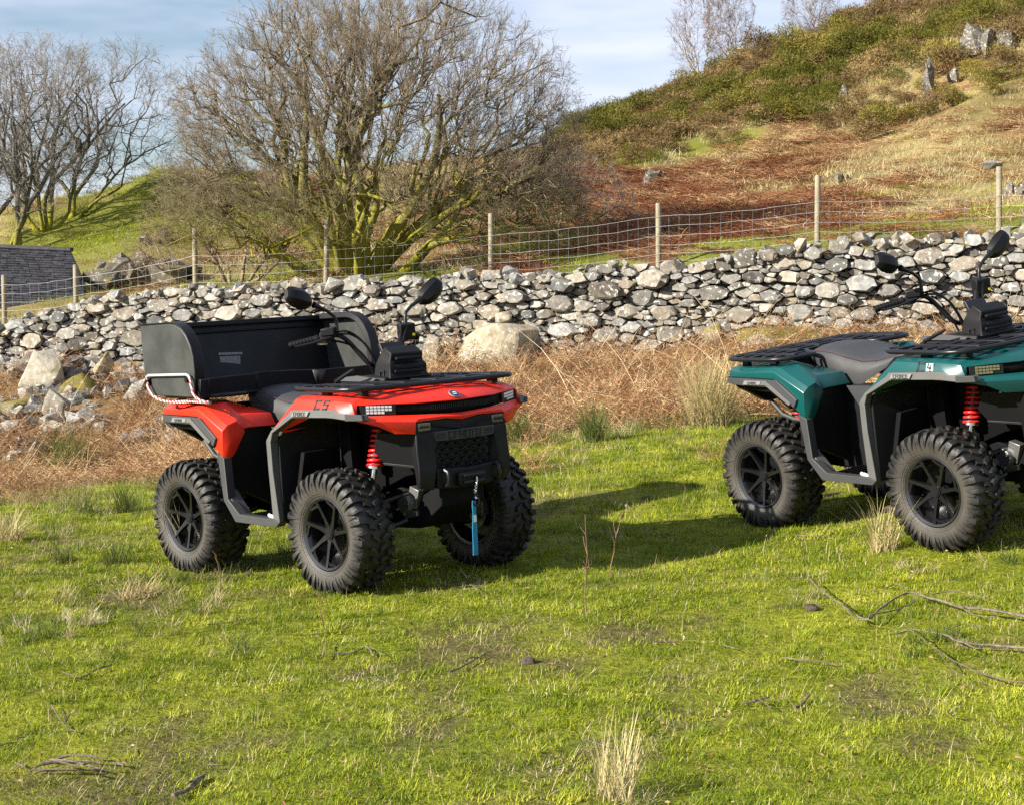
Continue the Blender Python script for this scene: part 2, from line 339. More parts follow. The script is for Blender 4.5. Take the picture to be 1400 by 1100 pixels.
def try_seed(u, v, r, k):
    gx, gy = int(u*ASP/cellsz), int(v/cellsz)
    for i in range(gx-1, gx+2):
        for j in range(gy-1, gy+2):
            for (u2, v2, r2) in gridd.get((i, j), ()):
                if ((u-u2)*ASP)**2+(v-v2)**2 < ((r+r2)*k)**2: return False
    gridd.setdefault((gx, gy), []).append((u, v, r)); seeds.append((u, v, r)); return True
for r0, r1, tries, k in ((.095, .145, 420, .98), (.060, .090, 8000, .90), (.040, .058, 24000, .84), (.025, .038, 24000, .80)):
    for _ in range(tries):
        u = rw.uniform(0, WL); p, t, b, tp = wline(u); r = rw.uniform(r0, r1); low = rw.random()
        v = b+(tp-b)*low**(1.35 if r > .12 else 1)
        if v+r*.8 > tp+rw.uniform(-.02, .06): continue
        try_seed(u, v, r, k)
S = np.array(seeds); wall = empty('dry_stone_wall', (0, 23.7, .7)); bpy.context.view_layer.update()
tag(wall, 'long dry stone wall of grey field stones crossing behind the quad bikes', 'stone wall')
WINV = Matrix.Translation((0, -23.7, -.7))
stones = []
for i, (u, v, r) in enumerate(seeds):
    a0 = rw.uniform(0, 6); k0 = rw.choice((5, 6, 7)); sx_, sy_ = rw.uniform(1.5, 2.2), rw.uniform(1.25, 1.75)
    poly = [(r*sx_*rw.uniform(.8, 1.1)*math.cos(a0+2*math.pi*(k+rw.uniform(-.25, .25))/k0), r*sy_*rw.uniform(.8, 1.1)*math.sin(a0+2*math.pi*(k+rw.uniform(-.25, .25))/k0)) for k in range(k0)]
    poly.sort(key=lambda p: math.atan2(p[1], p[0]))
    du = (S[:, 0]-u)*ASP; dv = S[:, 1]-v; d2 = du*du+dv*dv; nb = np.nonzero((d2 < (r+S[:, 2]+.10)**2*2.2) & (d2 > 1e-9))[0]
    for j in nb:
        nx, ny = du[j], dv[j]; l = math.sqrt(d2[j]); c = (d2[j]+r*r-S[j, 2]**2)/(2*l); poly = clip(poly, (nx/l, ny/l), max(c, .15*r))
        if len(poly) < 3: break
    if len(poly) < 3: continue
    # merge near-coincident corners
    q = []
    for p in poly:
        if not q or math.hypot(p[0]-q[-1][0], p[1]-q[-1][1]) > .18*r: q.append((p[0]+rw.uniform(-.1, .1)*r, p[1]+rw.uniform(-.1, .1)*r))
    if len(q) > 3 and math.hypot(q[0][0]-q[-1][0], q[0][1]-q[-1][1]) < .18*r: q.pop()
    if len(q) < 3: continue
    area = abs(sum(q[k][0]*q[(k+1) % len(q)][1]-q[(k+1) % len(q)][0]*q[k][1] for k in range(len(q))))/2/ASP
    p0, t, b, tp = wline(u); nrm = Vector((t.y, -t.x, 0)); cen = p0+Vector((0, 0, v))
    bulge = rw.uniform(-.07, .07); dep = r*rw.uniform(.45, .8); tl = rw.uniform(-.6, .6); tv = rw.uniform(-.8, .4); sh = rw.uniform(.86, 1.04); ra_ = rw.uniform(-.22, .22); ca_, sa_ = math.cos(ra_), math.sin(ra_); sxx = rw.uniform(.95, 1.16)
    rings = []
    for sc, dd, jt in ((.72, -.13, .0), (sh, -.03, .03), (sh*.96, dep*.45, .10), (rw.uniform(.62, .88), dep, .16)):
        ring = []
        for (x, y) in q:
            jx, jy, jd = rw.uniform(-jt, jt)*r, rw.uniform(-jt, jt)*r, rw.uniform(-jt, jt)*r
            X, Y = (x*ca_-y*sa_)*sc*sxx+jx, (x*sa_+y*ca_)*sc*.95+jy; D = dd+bulge+jd+((X*tl+Y*tv) if dd > 0 else 0)*(.7 if dd > dep*.5 else .35)
            ring.append(t*(X/ASP)+nrm*D+Vector((0, 0, Y)))
        rings.append(ring)
    mb = MB(); mb.loft(rings); stones.append((area, cen, mb, stone_tint(rw)))
# loose cap stones on the crest
def rock_mb(r, sx, sy, sz, n=13, seed=0):
    rr = random.Random(seed); bm = bmesh.new()
    for _ in range(n):
        d = Vector((rr.gauss(0, 1), rr.gauss(0, 1), rr.gauss(0, 1))).normalized(); k = rr.uniform(.8, 1.1); bm.verts.new((d.x*sx*r*k, d.y*sy*r*k, d.z*sz*r*k))
    bmesh.ops.convex_hull(bm, input=bm.verts); bmesh.ops.delete(bm, geom=[v for v in bm.verts if not v.link_faces], context='VERTS')
    bmesh.ops.dissolve_limit(bm, angle_limit=RAD(14), verts=bm.verts, edges=bm.edges)
    bm.verts.ensure_lookup_table(); mb = MB(); mb.v = [tuple(v.co) for v in bm.verts]; ix = {v: i for i, v in enumerate(bm.verts)}; mb.f = [tuple(ix[v] for v in f.verts) for f in bm.faces]; bm.free(); return mb
u = .1
while u < WL:
    p, t, b, tp = wline(u); nrm = Vector((t.y, -t.x, 0))
    for off in (rw.uniform(-.08, .02), rw.uniform(-.34, -.2)):
        r = rw.uniform(.05, .15); mb = rock_mb(r, rw.uniform(.9, 1.5), rw.uniform(.8, 1.2), rw.uniform(.6, .95), 14, rw.randrange(10**6))
        e = Euler((rw.uniform(-.3, .3), rw.uniform(-.4, .4), rw.uniform(0, 6))).to_matrix(); mb.v = [tuple(e @ Vector(q)) for q in mb.v]
        stones.append((r*r*3.0, p+nrm*off+Vector((0, 0, tp+rw.uniform(-.06, .05))), mb, stone_tint(rw)))
    u += rw.uniform(.13, .26)
def in_view(c):
    a, b = to_px(c.x, c.y, c.z); return -10 < a < 1410 and b < 470 and not (235 < a < 515 and b > 440)
stones.sort(key=lambda s: -(s[0]+(10 if in_view(s[1]) else 0)))
for area, cen, mb, tn in stones[:298]:
    me = mb.mesh('stone', 14); tint(me, tn); o = link('stone', me, M_STONE, wall); o.location = WINV @ cen
rest = MB(); tl_ = []
for area, cen, mb, tn in stones[298:]:
    c = WINV @ cen; rest.add([Vector(p)+c for p in mb.v], mb.f); tl_ += [(*tn, 1.0)]*len(mb.v)
me = bpy.data.meshes.new('smaller_stones'); me.from_pydata(rest.v, [], rest.f); me.update(); a_ = me.attributes.new('tint', 'FLOAT_COLOR', 'POINT'); a_.data.foreach_set('color', np.array(tl_).ravel())
bm = bmesh.new(); bm.from_mesh(me); bmesh.ops.recalc_face_normals(bm, faces=bm.faces); bm.to_mesh(me); bm.free()
o = link('smaller_stones', me, M_STONE, wall); o['kind'] = 'stuff'
core = MB(); rings = []
for u in np.arange(0, WL, .5):
    p, t, b, tp = wline(u); nrm = Vector((t.y, -t.x, 0)); c = WINV @ p
    rings.append([c-nrm*.10+Vector((0, 0, b-.2)), c-nrm*.12+Vector((0, 0, tp-.10)), c-nrm*.42+Vector((0, 0, tp-.12)), c-nrm*.62+Vector((0, 0, b-.2))])
core.loft(rings); me = core.mesh('wall_core', None); tint(me, (.35, .33, .30)); link('wall_core', me, M_STONE, wall)  # core blocks light through the wall; tinted dark to paint shade in gaps

# ------------------------------------------------------------------ boulders
def boulder(name, px, py, d, w, h, seed, label, mt=None, lean=(0, 0, 0), tn=(1, 1, 1), depth=1.0, n=16, sink=.25, hull=None, group=None, snap=True):
    """a rock whose middle shows at (px, py); w and h in photograph pixels at depth d"""
    if snap: d = min(ground_at(px, py+h*.48, 8).y, 25.4)
    W = w*d/FPX*1.2; Hh = h*d/FPX*1.25; mb = rock_mb(.5, 1, 1, 1, n, seed) if hull is None else hull
    bm = bmesh.new(); vs = [bm.verts.new(v) for v in mb.v]
    for f in mb.f:
        try: bm.faces.new([vs[i] for i in f])
        except ValueError: pass
    bmesh.ops.recalc_face_normals(bm, faces=bm.faces)
    bmesh.ops.bevel(bm, geom=bm.edges[:], offset=.018, segments=1, affect='EDGES', clamp_overlap=True)
    bmesh.ops.triangulate(bm, faces=bm.faces[:]); bmesh.ops.subdivide_edges(bm, edges=bm.edges[:], cuts=2, use_grid_fill=True)
    for v in bm.verts:
        k = mnoise.noise(v.co*4+Vector((seed, 0, 0)))*.028+mnoise.noise(v.co*11+Vector((0, seed, 0)))*.015; v.co += v.normal*k if v.normal.length else Vector()
    e = Euler(lean).to_matrix().to_4x4(); bm.transform(Matrix.Diagonal((W, max(W, Hh)*depth*.8, Hh*(1+sink), 1)) @ e)
    me = bpy.data.meshes.new(name); bm.to_mesh(me); bm.free()
    for p in me.polygons: p.use_smooth = True
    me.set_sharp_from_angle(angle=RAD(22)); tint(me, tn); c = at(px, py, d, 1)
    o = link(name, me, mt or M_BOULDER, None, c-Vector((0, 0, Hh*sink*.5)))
    if label: tag(o, label, 'boulder' if 'boulder' in name else 'rock', group)
    return o
hb_ = MB()      # the big split boulder by the wall: sloping left flank, flat top, broken right face
hb_.v = [(-.5, -.1, -.30), (-.32, -.40, -.5), (.18, -.46, -.5), (.42, -.25, -.5), (.5, -.02, .28), (.46, .3, .35), (-.15, .3, .36), (-.40, .15, .10), (.22, -.40, .22), (.12, -.42, .02), (.02, -.36, .36), (.3, .5, -.5), (-.4, .5, -.5), (-.30, -.22, .22)]
bm = bmesh.new()
for v in hb_.v: bm.verts.new(v)
bmesh.ops.convex_hull(bm, input=bm.verts); bm.verts.ensure_lookup_table(); ix = {v: i for i, v in enumerate(bm.verts)}; hb_.v = [tuple(v.co) for v in bm.verts]; hb_.f = [tuple(ix[v] for v in f.verts) for f in bm.faces]; bm.free()
BIG = boulder('boulder', 681, 464, 19.6, 100, 54, 3, 'large pale split boulder with flat top at the foot of the wall', tn=(1.30, 1.24, 1.05), hull=hb_)
boulder('rock', 690, 434, BIG.location.y, 28, 18, 14, 'small rounded stone resting on top of the large split boulder', tn=(1.0, .95, .82), sink=.1, snap=False)
boulder('boulder', 598, 484, 17.5, 54, 34, 21, 'low grey pinkish boulder among bracken behind the red quad bike', tn=(.85, .78, .72))
boulder('rock', 712, 486, 19.0, 30, 14, 25, 'small pale rock lying below the large split boulder', tn=(.95, .93, .85))
boulder('boulder', 52, 508, 17.5, 66, 58, 8, 'slanted white topped boulder with mossy edge by the collapsed wall', lean=(.35, -.5, .3), tn=(1.4, 1.37, 1.28), n=11, mt=M_BOULDER)
boulder('boulder', 30, 552, 16.2, 62, 30, 33, 'yellow mossy boulder low in the bracken below the slanted boulder', mt=M_MOSSY, tn=(.9, .9, .8))
boulder('boulder', 78, 552, 16.4, 40, 40, 37, 'upright grey rock standing right of the yellow mossy boulder', tn=(.95, .93, .88), n=11)
boulder('boulder', 80, 587, 14.6, 54, 28, 41, 'whitish flat boulder behind the rush tuft', tn=(1.3, 1.28, 1.2), n=12)
boulder('boulder', 187, 541, 15.2, 42, 30, 45, 'white and grey tilted rock near the rear of the red quad bike', lean=(.2, -.6, 0), tn=(1.2, 1.18, 1.12), n=11)
boulder('boulder', 140, 497, 18.5, 28, 28, 49, 'tan triangular rock in the rubble of the collapsed wall', tn=(1.05, .90, .66), n=9)
boulder('boulder', 110, 528, 17.0, 56, 30, 53, 'dark low boulder between the rubble and bracken', tn=(.5, .48, .45), mt=M_MOSSY)  # dark tint over the whole rock
boulder('rock', 127, 577, 14.9, 30, 24, 57, 'brown grey rock half hidden in bracken near the whitish boulder', tn=(.8, .72, .62), n=10)
boulder('boulder', 1062, 461, 17.6, 110, 30, 61, 'long low mossy boulder in front of the wall behind the teal quad bike', mt=M_MOSSY, tn=(1.1, 1.05, .9), n=18)
boulder('rock', 905, 452, 19.8, 34, 22, 65, 'mossy stone bulging from the foot of the wall', mt=M_MOSSY, tn=(1, 1, .9))
boulder('rock', 985, 456, 18.9, 44, 22, 67, 'broad mossy stone beside rushes at the wall foot', mt=M_MOSSY, tn=(1, 1, .9))
boulder('rock', 1385, 470, 16.0, 60, 40, 71, 'pale boulder beyond the teal quad bike handlebar', tn=(1.1, 1.08, 1), n=14)
# spilled rubble of the collapsed length, too many to tell apart
rub = MB(); tl_ = []; rr = random.Random(8)
for i in range(270):
    px = rr.uniform(-60, 300); py = rr.triangular(462, 560, 480)+(px-120)*-.03; g = ground_at(px, py, 12) if py > 500 else None
    d = rr.uniform(21.5, 25.3) if g is None else min(g.y, 25.3)
    if g is None:
        x = (px-700)/FPX*d; g = Vector((x, d, H(x, d)))
    r = rr.uniform(.06, .18)*(1.3 if i % 7 == 0 else 1); mb = rock_mb(r, rr.uniform(.9, 1.5), 1, rr.uniform(.6, .9), 12, rr.randrange(10**6)); e = Euler((rr.uniform(-.5, .5), rr.uniform(-.5, .5), rr.uniform(0, 6))).to_matrix(); c = g+Vector((0, 0, r*rr.uniform(.2, .8)))
    rub.add([e @ Vector(q)+c for q in mb.v], mb.f); tl_ += [(*stone_tint(rr), 1.0)]*len(mb.v)
me = bpy.data.meshes.new('rubble'); me.from_pydata(rub.v, [], rub.f); me.update(); a_ = me.attributes.new('tint', 'FLOAT_COLOR', 'POINT'); a_.data.foreach_set('color', np.array(tl_).ravel())
tag(link('rubble', me, M_STONE), 'grey rubble spilled from the collapsed end of the wall', 'rubble', kind='stuff')
# ------------------------------------------------------------------ outcrops on the hill
def crag(name, px, py, w, h, seed, label, n=5, tall=1.0, mt=None):
    g = ground_at(px, py+h*.42, 24); d = min(g.y, 79); g = Vector(((px-700)/FPX*d, d, H((px-700)/FPX*d, d))); k = d/FPX*1.02; r_ = random.Random(seed); mb = MB()
    for i in range(n):
        rb = rock_mb(.5, r_.uniform(.8, 1.1), r_.uniform(.8, 1.1), r_.uniform(.9, 1.1), 16, seed*31+i); c = r_.uniform(-.4, .4); sx = w*k*r_.uniform(.4, .75)*(1 if n > 3 else 1.15); sz = h*k*r_.uniform(.8, 1.2)*tall*(1.15-abs(c)*.9); off = Vector((c*w*k, r_.uniform(-.1, .35)*w*k, sz*.22))
        e = Euler((r_.uniform(-.15, .35), r_.uniform(-.3, .2), r_.uniform(-.6, .6))).to_matrix()
        mb.add([e @ Vector((v[0]*sx, v[1]*sx, v[2]*sz))+off for v in rb.v], rb.f)
    me = mb.mesh(name, 24); tint(me, (.62, .60, .56)); o = link(name, me, mt or M_STONE, None, g); tag(o, label, 'rock outcrop')
crag('rock_outcrop', 1345, 55, 70, 60, 1, 'broad grey crag near the top of the hill above the wall', 9)
crag('rock_outcrop', 1270, 112, 22, 56, 2, 'tall standing grey rock spire in the gorse', 3, 1.1)
crag('rock_outcrop', 1298, 105, 24, 34, 3, 'squat grey rock right of the rock spire in the gorse', 3)
crag('rock_outcrop', 1158, 128, 24, 40, 4, 'leaning pale rock slab on the middle of the hill', 3)
crag('rock_outcrop', 1172, 82, 28, 26, 5, 'pinkish pale rock patch above the leaning slab', 4)
crag('rock_outcrop', 893, 243, 40, 32, 6, 'dark crag at the edge of the rust bracken', 4, mt=M_DARKROCK)
crag('rock_outcrop', 1150, 243, 22, 16, 7, 'small dark rock in the grassy slope behind the fence', 3, mt=M_DARKROCK)
crag('rock_outcrop', 1378, 262, 40, 34, 8, 'low pale rocks beside the tall fence post', 4)
crag('rock_outcrop', 190, 362, 110, 70, 9, 'dark rock face under the mossy mound behind the shed', 26, .8, mt=M_DARKROCK)
crag('rock_outcrop', 225, 325, 50, 26, 19, 'dark rocks in the mossy mound above the rock face', 8, .9, mt=M_DARKROCK)
crag('rock_outcrop', 1110, 75, 22, 14, 10, 'small pale rock among gorse below the hill top', 2)
crag('rock_outcrop', 1030, 62, 20, 16, 11, 'small pale rock at the crest near the birch', 2)
crag('rock_outcrop', 975, 147, 26, 16, 12, 'small grey rock low in the gorse on the hill flank', 3)
# ------------------------------------------------------------------ stock fence on top of the wall
m_post = mat('weathered post', (.33, .29, .20), .85, col2=(.20, .17, .11), vscale=7, bump=.5, bscale=60)
m_wire = mat('galvanised wire', (.42, .43, .43), .45, metal=.6)
fence = empty('stock_fence', (0, 23, 1)); bpy.context.view_layer.update()
tag(fence, 'wire stock fence on timber posts running just behind the stone wall', 'fence')
FI = Vector((0, -23, -1)); posts = [(-170, 400, 27.0, .0), (5, 376, 26.3, .0), (103, 362, 26.0, .0), (266, 312, 25.2, .0), (447, 302, 24.6, -.025), (671, 292, 24.0, .0), (900, 278, 23.2, .012), (1118, 240, 22.4, .008), (1366, 228, 21.7, .022), (1600, 205, 20.8, 0)]
tops = []
for px, py, d, lean in posts:
    t_ = at(px, py, d); z0 = H(t_.x, t_.y)-.3; r = .042; mb = MB(); hh = t_.z-z0
    mb.tube([Vector((lean*hh, 0, 0)), Vector((lean*hh*.5, .004, hh*.5)), Vector((0, 0, hh-.015)), Vector((0, 0, hh))], [r*1.08, r*1.03, r, r*.8], 9)
    if 0: pass
    o = part('fence_post', mb, m_post, fence, 50); o.location = Vector((t_.x, t_.y, z0))+FI; tops.append(t_)
wr = MB(); nettop = [(-170, 412), (5, 390), (103, 380), (266, 350), (447, 342), (671, 322), (900, 296), (1118, 276), (1366, 268), (1600, 250)]
for k in range(len(posts)-1):
    A, B = tops[k], tops[k+1]; za = at(nettop[k][0], nettop[k][1], posts[k][2]).z; zb = at(nettop[k+1][0], nettop[k+1][1], posts[k+1][2]).z; L2 = (B-A).length; hts = (0, -.15, -.30, -.44, -.57, -.68, -.78)
    pt = lambda s, h: Vector((A.x+(B.x-A.x)*s, A.y+(B.y-A.y)*s-.05, za+(zb-za)*s+h-.035*math.sin(math.pi*s)))+FI
    for h in hts: wr.tube([pt(s/8, h+(.008*math.sin(s*2.3+k+h*9))) for s in range(9)], .0022, 4, cap=False)
    n = int(L2/.155)
    for i in range(1, n):
        s = i/n; wr.tube([pt(s, hts[0]), pt(s+.002*math.sin(i*1.7), hts[3]), pt(s+.003*math.sin(i), hts[-1])], .0019, 4, cap=False)
o = part('wire_netting', wr, m_wire, fence, None); o['kind'] = 'stuff'
mb = rock_mb(.13, 1.2, .9, .7, 12, 77); me = mb.mesh('rock', 32); tint(me, (1, 1, .95)); tag(link('rock', me, M_STONE, None, at(1356, 224, 21.8)), 'small stone wedged on top of the rightmost fence post', 'rock')
# ------------------------------------------------------------------ slate shed
m_slate = mat('purple grey slate', (.014, .014, .019), .65, col2=(.042, .041, .050), vscale=10, bump=.3, bscale=50)
m_slate2 = mat('dark slate', (.022, .022, .030), .6, col2=(.05, .05, .06), vscale=10)
shed = empty('slate_shed', at(-40, 420, 29)); bpy.context.view_layer.update(); tag(shed, 'low shed with dark slate roof at the edge of the field by mossy trees', 'shed')
SI = -shed.location
r0, r1, r2, r3 = at(-260, 326, 29.6), at(97, 343, 28.6), at(116, 412, 27.6), at(-260, 400, 28.4)
down = (r2-r1); ups = (r0-r1); rl = MB(); rs = random.Random(4); nrow = 40
nrmv = ups.cross(down).normalized(); nrmv = nrmv if nrmv.y < 0 else -nrmv
dn0 = r3-r0
for i in range(nrow):
    a = r1+down*(i/nrow)*1.9; bpt = r0+dn0*(i/nrow)*1.9; L2 = (bpt-a).length; s = 0
    while s < L2:
        w = rs.uniform(.12, .26); e = min(s+w-.008, L2); dd = (bpt-a).normalized(); th = rs.uniform(.012, .026); ln = down*(1.9/nrow)*rs.uniform(1.1, 1.35)
        p = [a+dd*s, a+dd*e, a+dd*e+ln, a+dd*s+ln]; lift = nrmv*rs.uniform(.012, .03)
        rl.slab([q+SI+(lift if j > 1 else Vector()) for j, q in enumerate(p)], nrmv*th); s += w
rf = part('slate_roof', rl, m_slate, shed, None); rf['kind'] = 'stuff'
rd = MB(); bar(rd, [r1+SI+nrmv*.03+Vector((.03, 0, .0)), r0+SI+nrmv*.03], .14, .07, (0, 0, 1)); part('ridge', rd, m_slate, shed, 30, .01)
wl = MB(); q0, q1, q2, q3 = [v+SI-nrmv*.03 for v in (r0, r1, r1+down*1.9, r0+dn0*1.9)]; bk = Vector((0, 1.9, 0)); dnv = Vector((0, 0, -1.6))
wl.poly([q0, q1, q2, q3]); wl.poly([q1, q1+bk*.9+Vector((0, 0, -1.0)), q1+bk*.9+Vector((0, 0, -2.4)), q2+Vector((0, 0, -1.0)), q2]); wl.poly([q0, q1, q1+bk*.9+Vector((0, 0, -1.0)), q0+bk*.9+Vector((0, 0, -1.0))]); wl.poly([q3, q2, q2+Vector((0, 0, -1.0)), q3+Vector((0, 0, -1.0))])
me = wl.mesh('wall', None); tint(me, (.8, .8, .8)); link('wall', me, M_STONE, shed)

# ================================================================== quad bikes
m_red = mat('red gloss plastic', (.78, .026, .008), .40, spec=.40, coat=.05, vary=.10, vscale=5)
m_teal = mat('teal gloss plastic', (.001, .066, .064), .34, spec=.5, coat=.15, vary=.10, vscale=5)
m_blk = mat('black textured plastic', (.0075, .0075, .0088), .50, spec=.24, bump=.12, bscale=500, vary=.3, vscale=14)
m_blkd = mat('dull black plastic', (.0042, .0042, .005), .65, spec=.15, vary=.3, vscale=10)
m_blks = mat('satin black metal', (.010, .010, .012), .34, spec=.4, vary=.3, vscale=20)
m_trim = mat('mid grey plastic', (.105, .105, .103), .50, bump=.08, bscale=400, vary=.15, vscale=12)
m_trimd = mat('dark grey plastic', (.040, .041, .042), .54, bump=.08, bscale=400, vary=.25, vscale=12)
m_plate = mat('pale grey plate', (.20, .20, .195), .42, vary=.1); m_bar = mat('charcoal plastic', (.034, .035, .036), .5, vary=.2)
m_seat = mat('seat vinyl', (.035, .036, .038), .55, bump=.25, bscale=260, vary=.2, vscale=9)
m_spring = mat('red spring paint', (.78, .02, .02), .36, coat=.2)
m_chrome = mat('bright metal', (.62, .62, .62), .22, metal=1)
m_alloy = mat('cast alloy', (.28, .28, .27), .42, metal=.8, vary=.4, vscale=25)
m_rim = mat('satin black alloy', (.008, .008, .009), .24, spec=.7, vary=.3, vscale=20)
m_rimlip = mat('machined dark alloy', (.09, .09, .095), .28, metal=.7)
m_led = mat('headlamp cell', (.80, .82, .84), .18, spec=.8)
m_ledd = mat('amber headlamp cell', (.20, .19, .11), .22, spec=.8)
m_fog = mat('fog lamp lens', (.13, .13, .09), .15, spec=.8, coat=.5)
m_strap = mat('blue webbing', (.02, .24, .46), .7, bump=.4, bscale=400, vary=.25, vscale=40)
m_white = mat('white print', (.78, .78, .76), .5)
m_print = mat('black print', (.008, .008, .010), .5)
m_navy = mat('navy enamel', (.01, .015, .06), .3)
m_yel = mat('yellow print', (.75, .6, .03), .5)
m_ledred = mat('tail lamp lens', (.35, .01, .01), .2)
# tyre rubber with trail dust
def _rubber():
    m = mat('dusty rubber', (.006, .0058, .0056), .55, col2=(.026, .023, .020), vscale=11, bump=.3, bscale=140); t = m.node_tree; b = t.nodes['Principled BSDF']
    src = b.inputs['Base Color'].links[0].from_socket; co = N(t, 'ShaderNodeTexCoord'); sp = N(t, 'ShaderNodeSeparateXYZ'); t.links.new(co.outputs['Object'], sp.inputs[0]); cb = N(t, 'ShaderNodeCombineXYZ'); t.links.new(sp.outputs['X'], cb.inputs['X']); t.links.new(sp.outputs['Z'], cb.inputs['Z'])
    ln = N(t, 'ShaderNodeVectorMath', operation='LENGTH'); t.links.new(cb.outputs[0], ln.inputs[0]); mr = N(t, 'ShaderNodeMapRange'); mr.inputs[1].default_value = .262; mr.inputs[2].default_value = .225; t.links.new(ln.outputs['Value'], mr.inputs[0])
    no = N(t, 'ShaderNodeTexNoise'); no.inputs['Scale'].default_value = 5; no.inputs['Detail'].default_value = 6; t.links.new(co.outputs['Object'], no.inputs['Vector']); mm = N(t, 'ShaderNodeMath', operation='MULTIPLY'); t.links.new(mr.outputs[0], mm.inputs[0]); t.links.new(no.outputs['Fac'], mm.inputs[1]); m2 = N(t, 'ShaderNodeMath', operation='MULTIPLY', use_clamp=True); t.links.new(mm.outputs[0], m2.inputs[0]); m2.inputs[1].default_value = 1.5
    mx_ = N(t, 'ShaderNodeMixRGB'); t.links.new(m2.outputs[0], mx_.inputs[0]); t.links.new(src, mx_.inputs[1]); mx_.inputs[2].default_value = (.062, .055, .045, 1); t.links.new(mx_.outputs[0], b.inputs['Base Color']); return m
m_tyre = _rubber()

GLYPH = {'C': [[(1, 1), (0, 1), (0, 0), (1, 0)]], 'F': [[(1, 1), (0, 1), (0, 0)], [(0, .5), (.8, .5)]], 'M': [[(0, 0), (0, 1), (.5, .45), (1, 1), (1, 0)]], 'O': [[(0, 0), (0, 1), (1, 1), (1, 0), (0, 0)]],
         'T': [[(0, 1), (1, 1)], [(.5, 1), (.5, 0)]], 'R': [[(0, 0), (0, 1), (1, 1), (1, .5), (0, .5)], [(.45, .5), (1, 0)]], 'E': [[(1, 1), (0, 1), (0, 0), (1, 0)], [(0, .5), (.8, .5)]], '5': [[(1, 1), (0, 1), (0, .55), (1, .55), (1, 0), (0, 0)]], '4': [[(.15, 1), (0, .42), (1, .42)], [(.72, .8), (.72, 0)]]}
def place_text(name, txt, size, mt, parent, loc, right, up, sx=1.0, wt=.16):
    """square technical lettering built of short bars"""
    r = Vector(right).normalized(); u = Vector(up); u = (u-r*u.dot(r)).normalized(); n = r.cross(u); w = size*.62*sx; gap = size*.26*sx; tot = len(txt)*w+(len(txt)-1)*gap; mb = MB(); loc = Vector(loc)
    for i, ch in enumerate(txt):
        x0 = -tot/2+i*(w+gap)
        for pl in GLYPH[ch]:
            for (ax, ay), (bx, by) in zip(pl, pl[1:]):
                A = Vector((x0+ax*w, (ay-.5)*size)); B = Vector((x0+bx*w, (by-.5)*size)); d = (B-A).normalized(); A = A-d*size*wt*.5; B = B+d*size*wt*.5; s_ = Vector((-d.y, d.x))*size*wt*.5
                mb.slab([loc+r*p.x+u*p.y for p in (A-s_, B-s_, B+s_, A+s_)], n*.0030)
    return part(name, mb, mt, parent, None)
def tyre_mesh(w, seed):
    rnd = random.Random(seed); h = w/2
    qs = np.array([0, .25, .5, .62, .75, .88, 1.0, 1.15, 1.3])
    rp = np.array([.297, .296, .293, .286, .270, .246, .222, .197, .180])
    yp = np.array([0, .36, .70, .84, .95, 1.0, .985, .92, .84])*h
    def S(th, q, hh):
        s = 1 if q >= 0 else -1; a = abs(q); r = float(np.interp(a, qs, rp)); y = s*float(np.interp(a, qs, yp))
        e = .03; r2 = float(np.interp(a+e, qs, rp)); y2 = float(np.interp(a+e, qs, yp)); r1 = float(np.interp(max(a-e, 0), qs, rp)); y1 = float(np.interp(max(a-e, 0), qs, yp))
        nr, ny = (y2-y1), -(r2-r1); l = math.hypot(nr, ny); nr, ny = nr/l, ny/l*s
        r += nr*hh; y += ny*hh; return (r*math.cos(th), y, r*math.sin(th))
    mb = MB()
    prof = [(r, y) for r, y in zip(rp[::-1], -yp[::-1])] + [(r, y) for r, y in zip(rp[1:], yp[1:])]
    mb.lathe(prof, sides=56)
    o_ = [0.0]; kk = 14/17
    def lug(st):
        rings = []
        for th, q, hw, hh in st:
            th = o_[0]+(th-o_[0])*kk; hw *= kk*.94; hh *= .80
            rings.append([S(th-hw*1.18, q, -.004), S(th-hw, q, hh*.92), S(th-hw*.1, q, hh), S(th+hw, q, hh*.92), S(th+hw*1.18, q, -.004)])
        mb.loft(rings)
    n = 17; pit = 2*math.pi/n; kk = 14/17
    for i in range(n):
        for k in (-1, 1):
            o = i*pit + (pit/2 if k > 0 else 0) + rnd.uniform(-.01, .01); o_[0] = o
            lug([(o-.02, .33*k, .040, .022), (o+.02, .46*k, .062, .026), (o+.035, .62*k, .066, .027), (o+.02, .76*k, .058, .022), (o-.005, .90*k, .040, .010), (o-.03, 1.04*k, .020, .003)])
            lug([(o+.235, .47*k, .030, .023), (o+.245, .60*k, .048, .026), (o+.235, .73*k, .046, .021), (o+.26, .88*k, .026, .009), (o+.285, .98*k, .010, .002)])
            lug([(o+.05, .02*k, .040, .022), (o+.11, .13*k, .052, .025), (o+.15, .25*k, .046, .024)])
            lug([(o+.285, .10*k, .030, .022), (o+.335, .22*k, .044, .025), (o+.345, .34*k, .036, .024)])
            lug([(o+.13, .72*k, .016, .010), (o+.14, .86*k, .022, .007), (o+.125, 1.0*k, .012, .002)])
    # raised rings on the sidewall
    for q in (1.12, 1.2):
        for s in (-1, 1):
            rings = []
            for dq, hh in ((-.012, -.001), (-.006, .002), (.006, .002), (.012, -.001)):
                rings.append([S(2*math.pi*j/56, s*(q+dq), hh) for j in range(56)])
            mb.loft(rings, cap=False)
    return mb.mesh('tyre', 40)

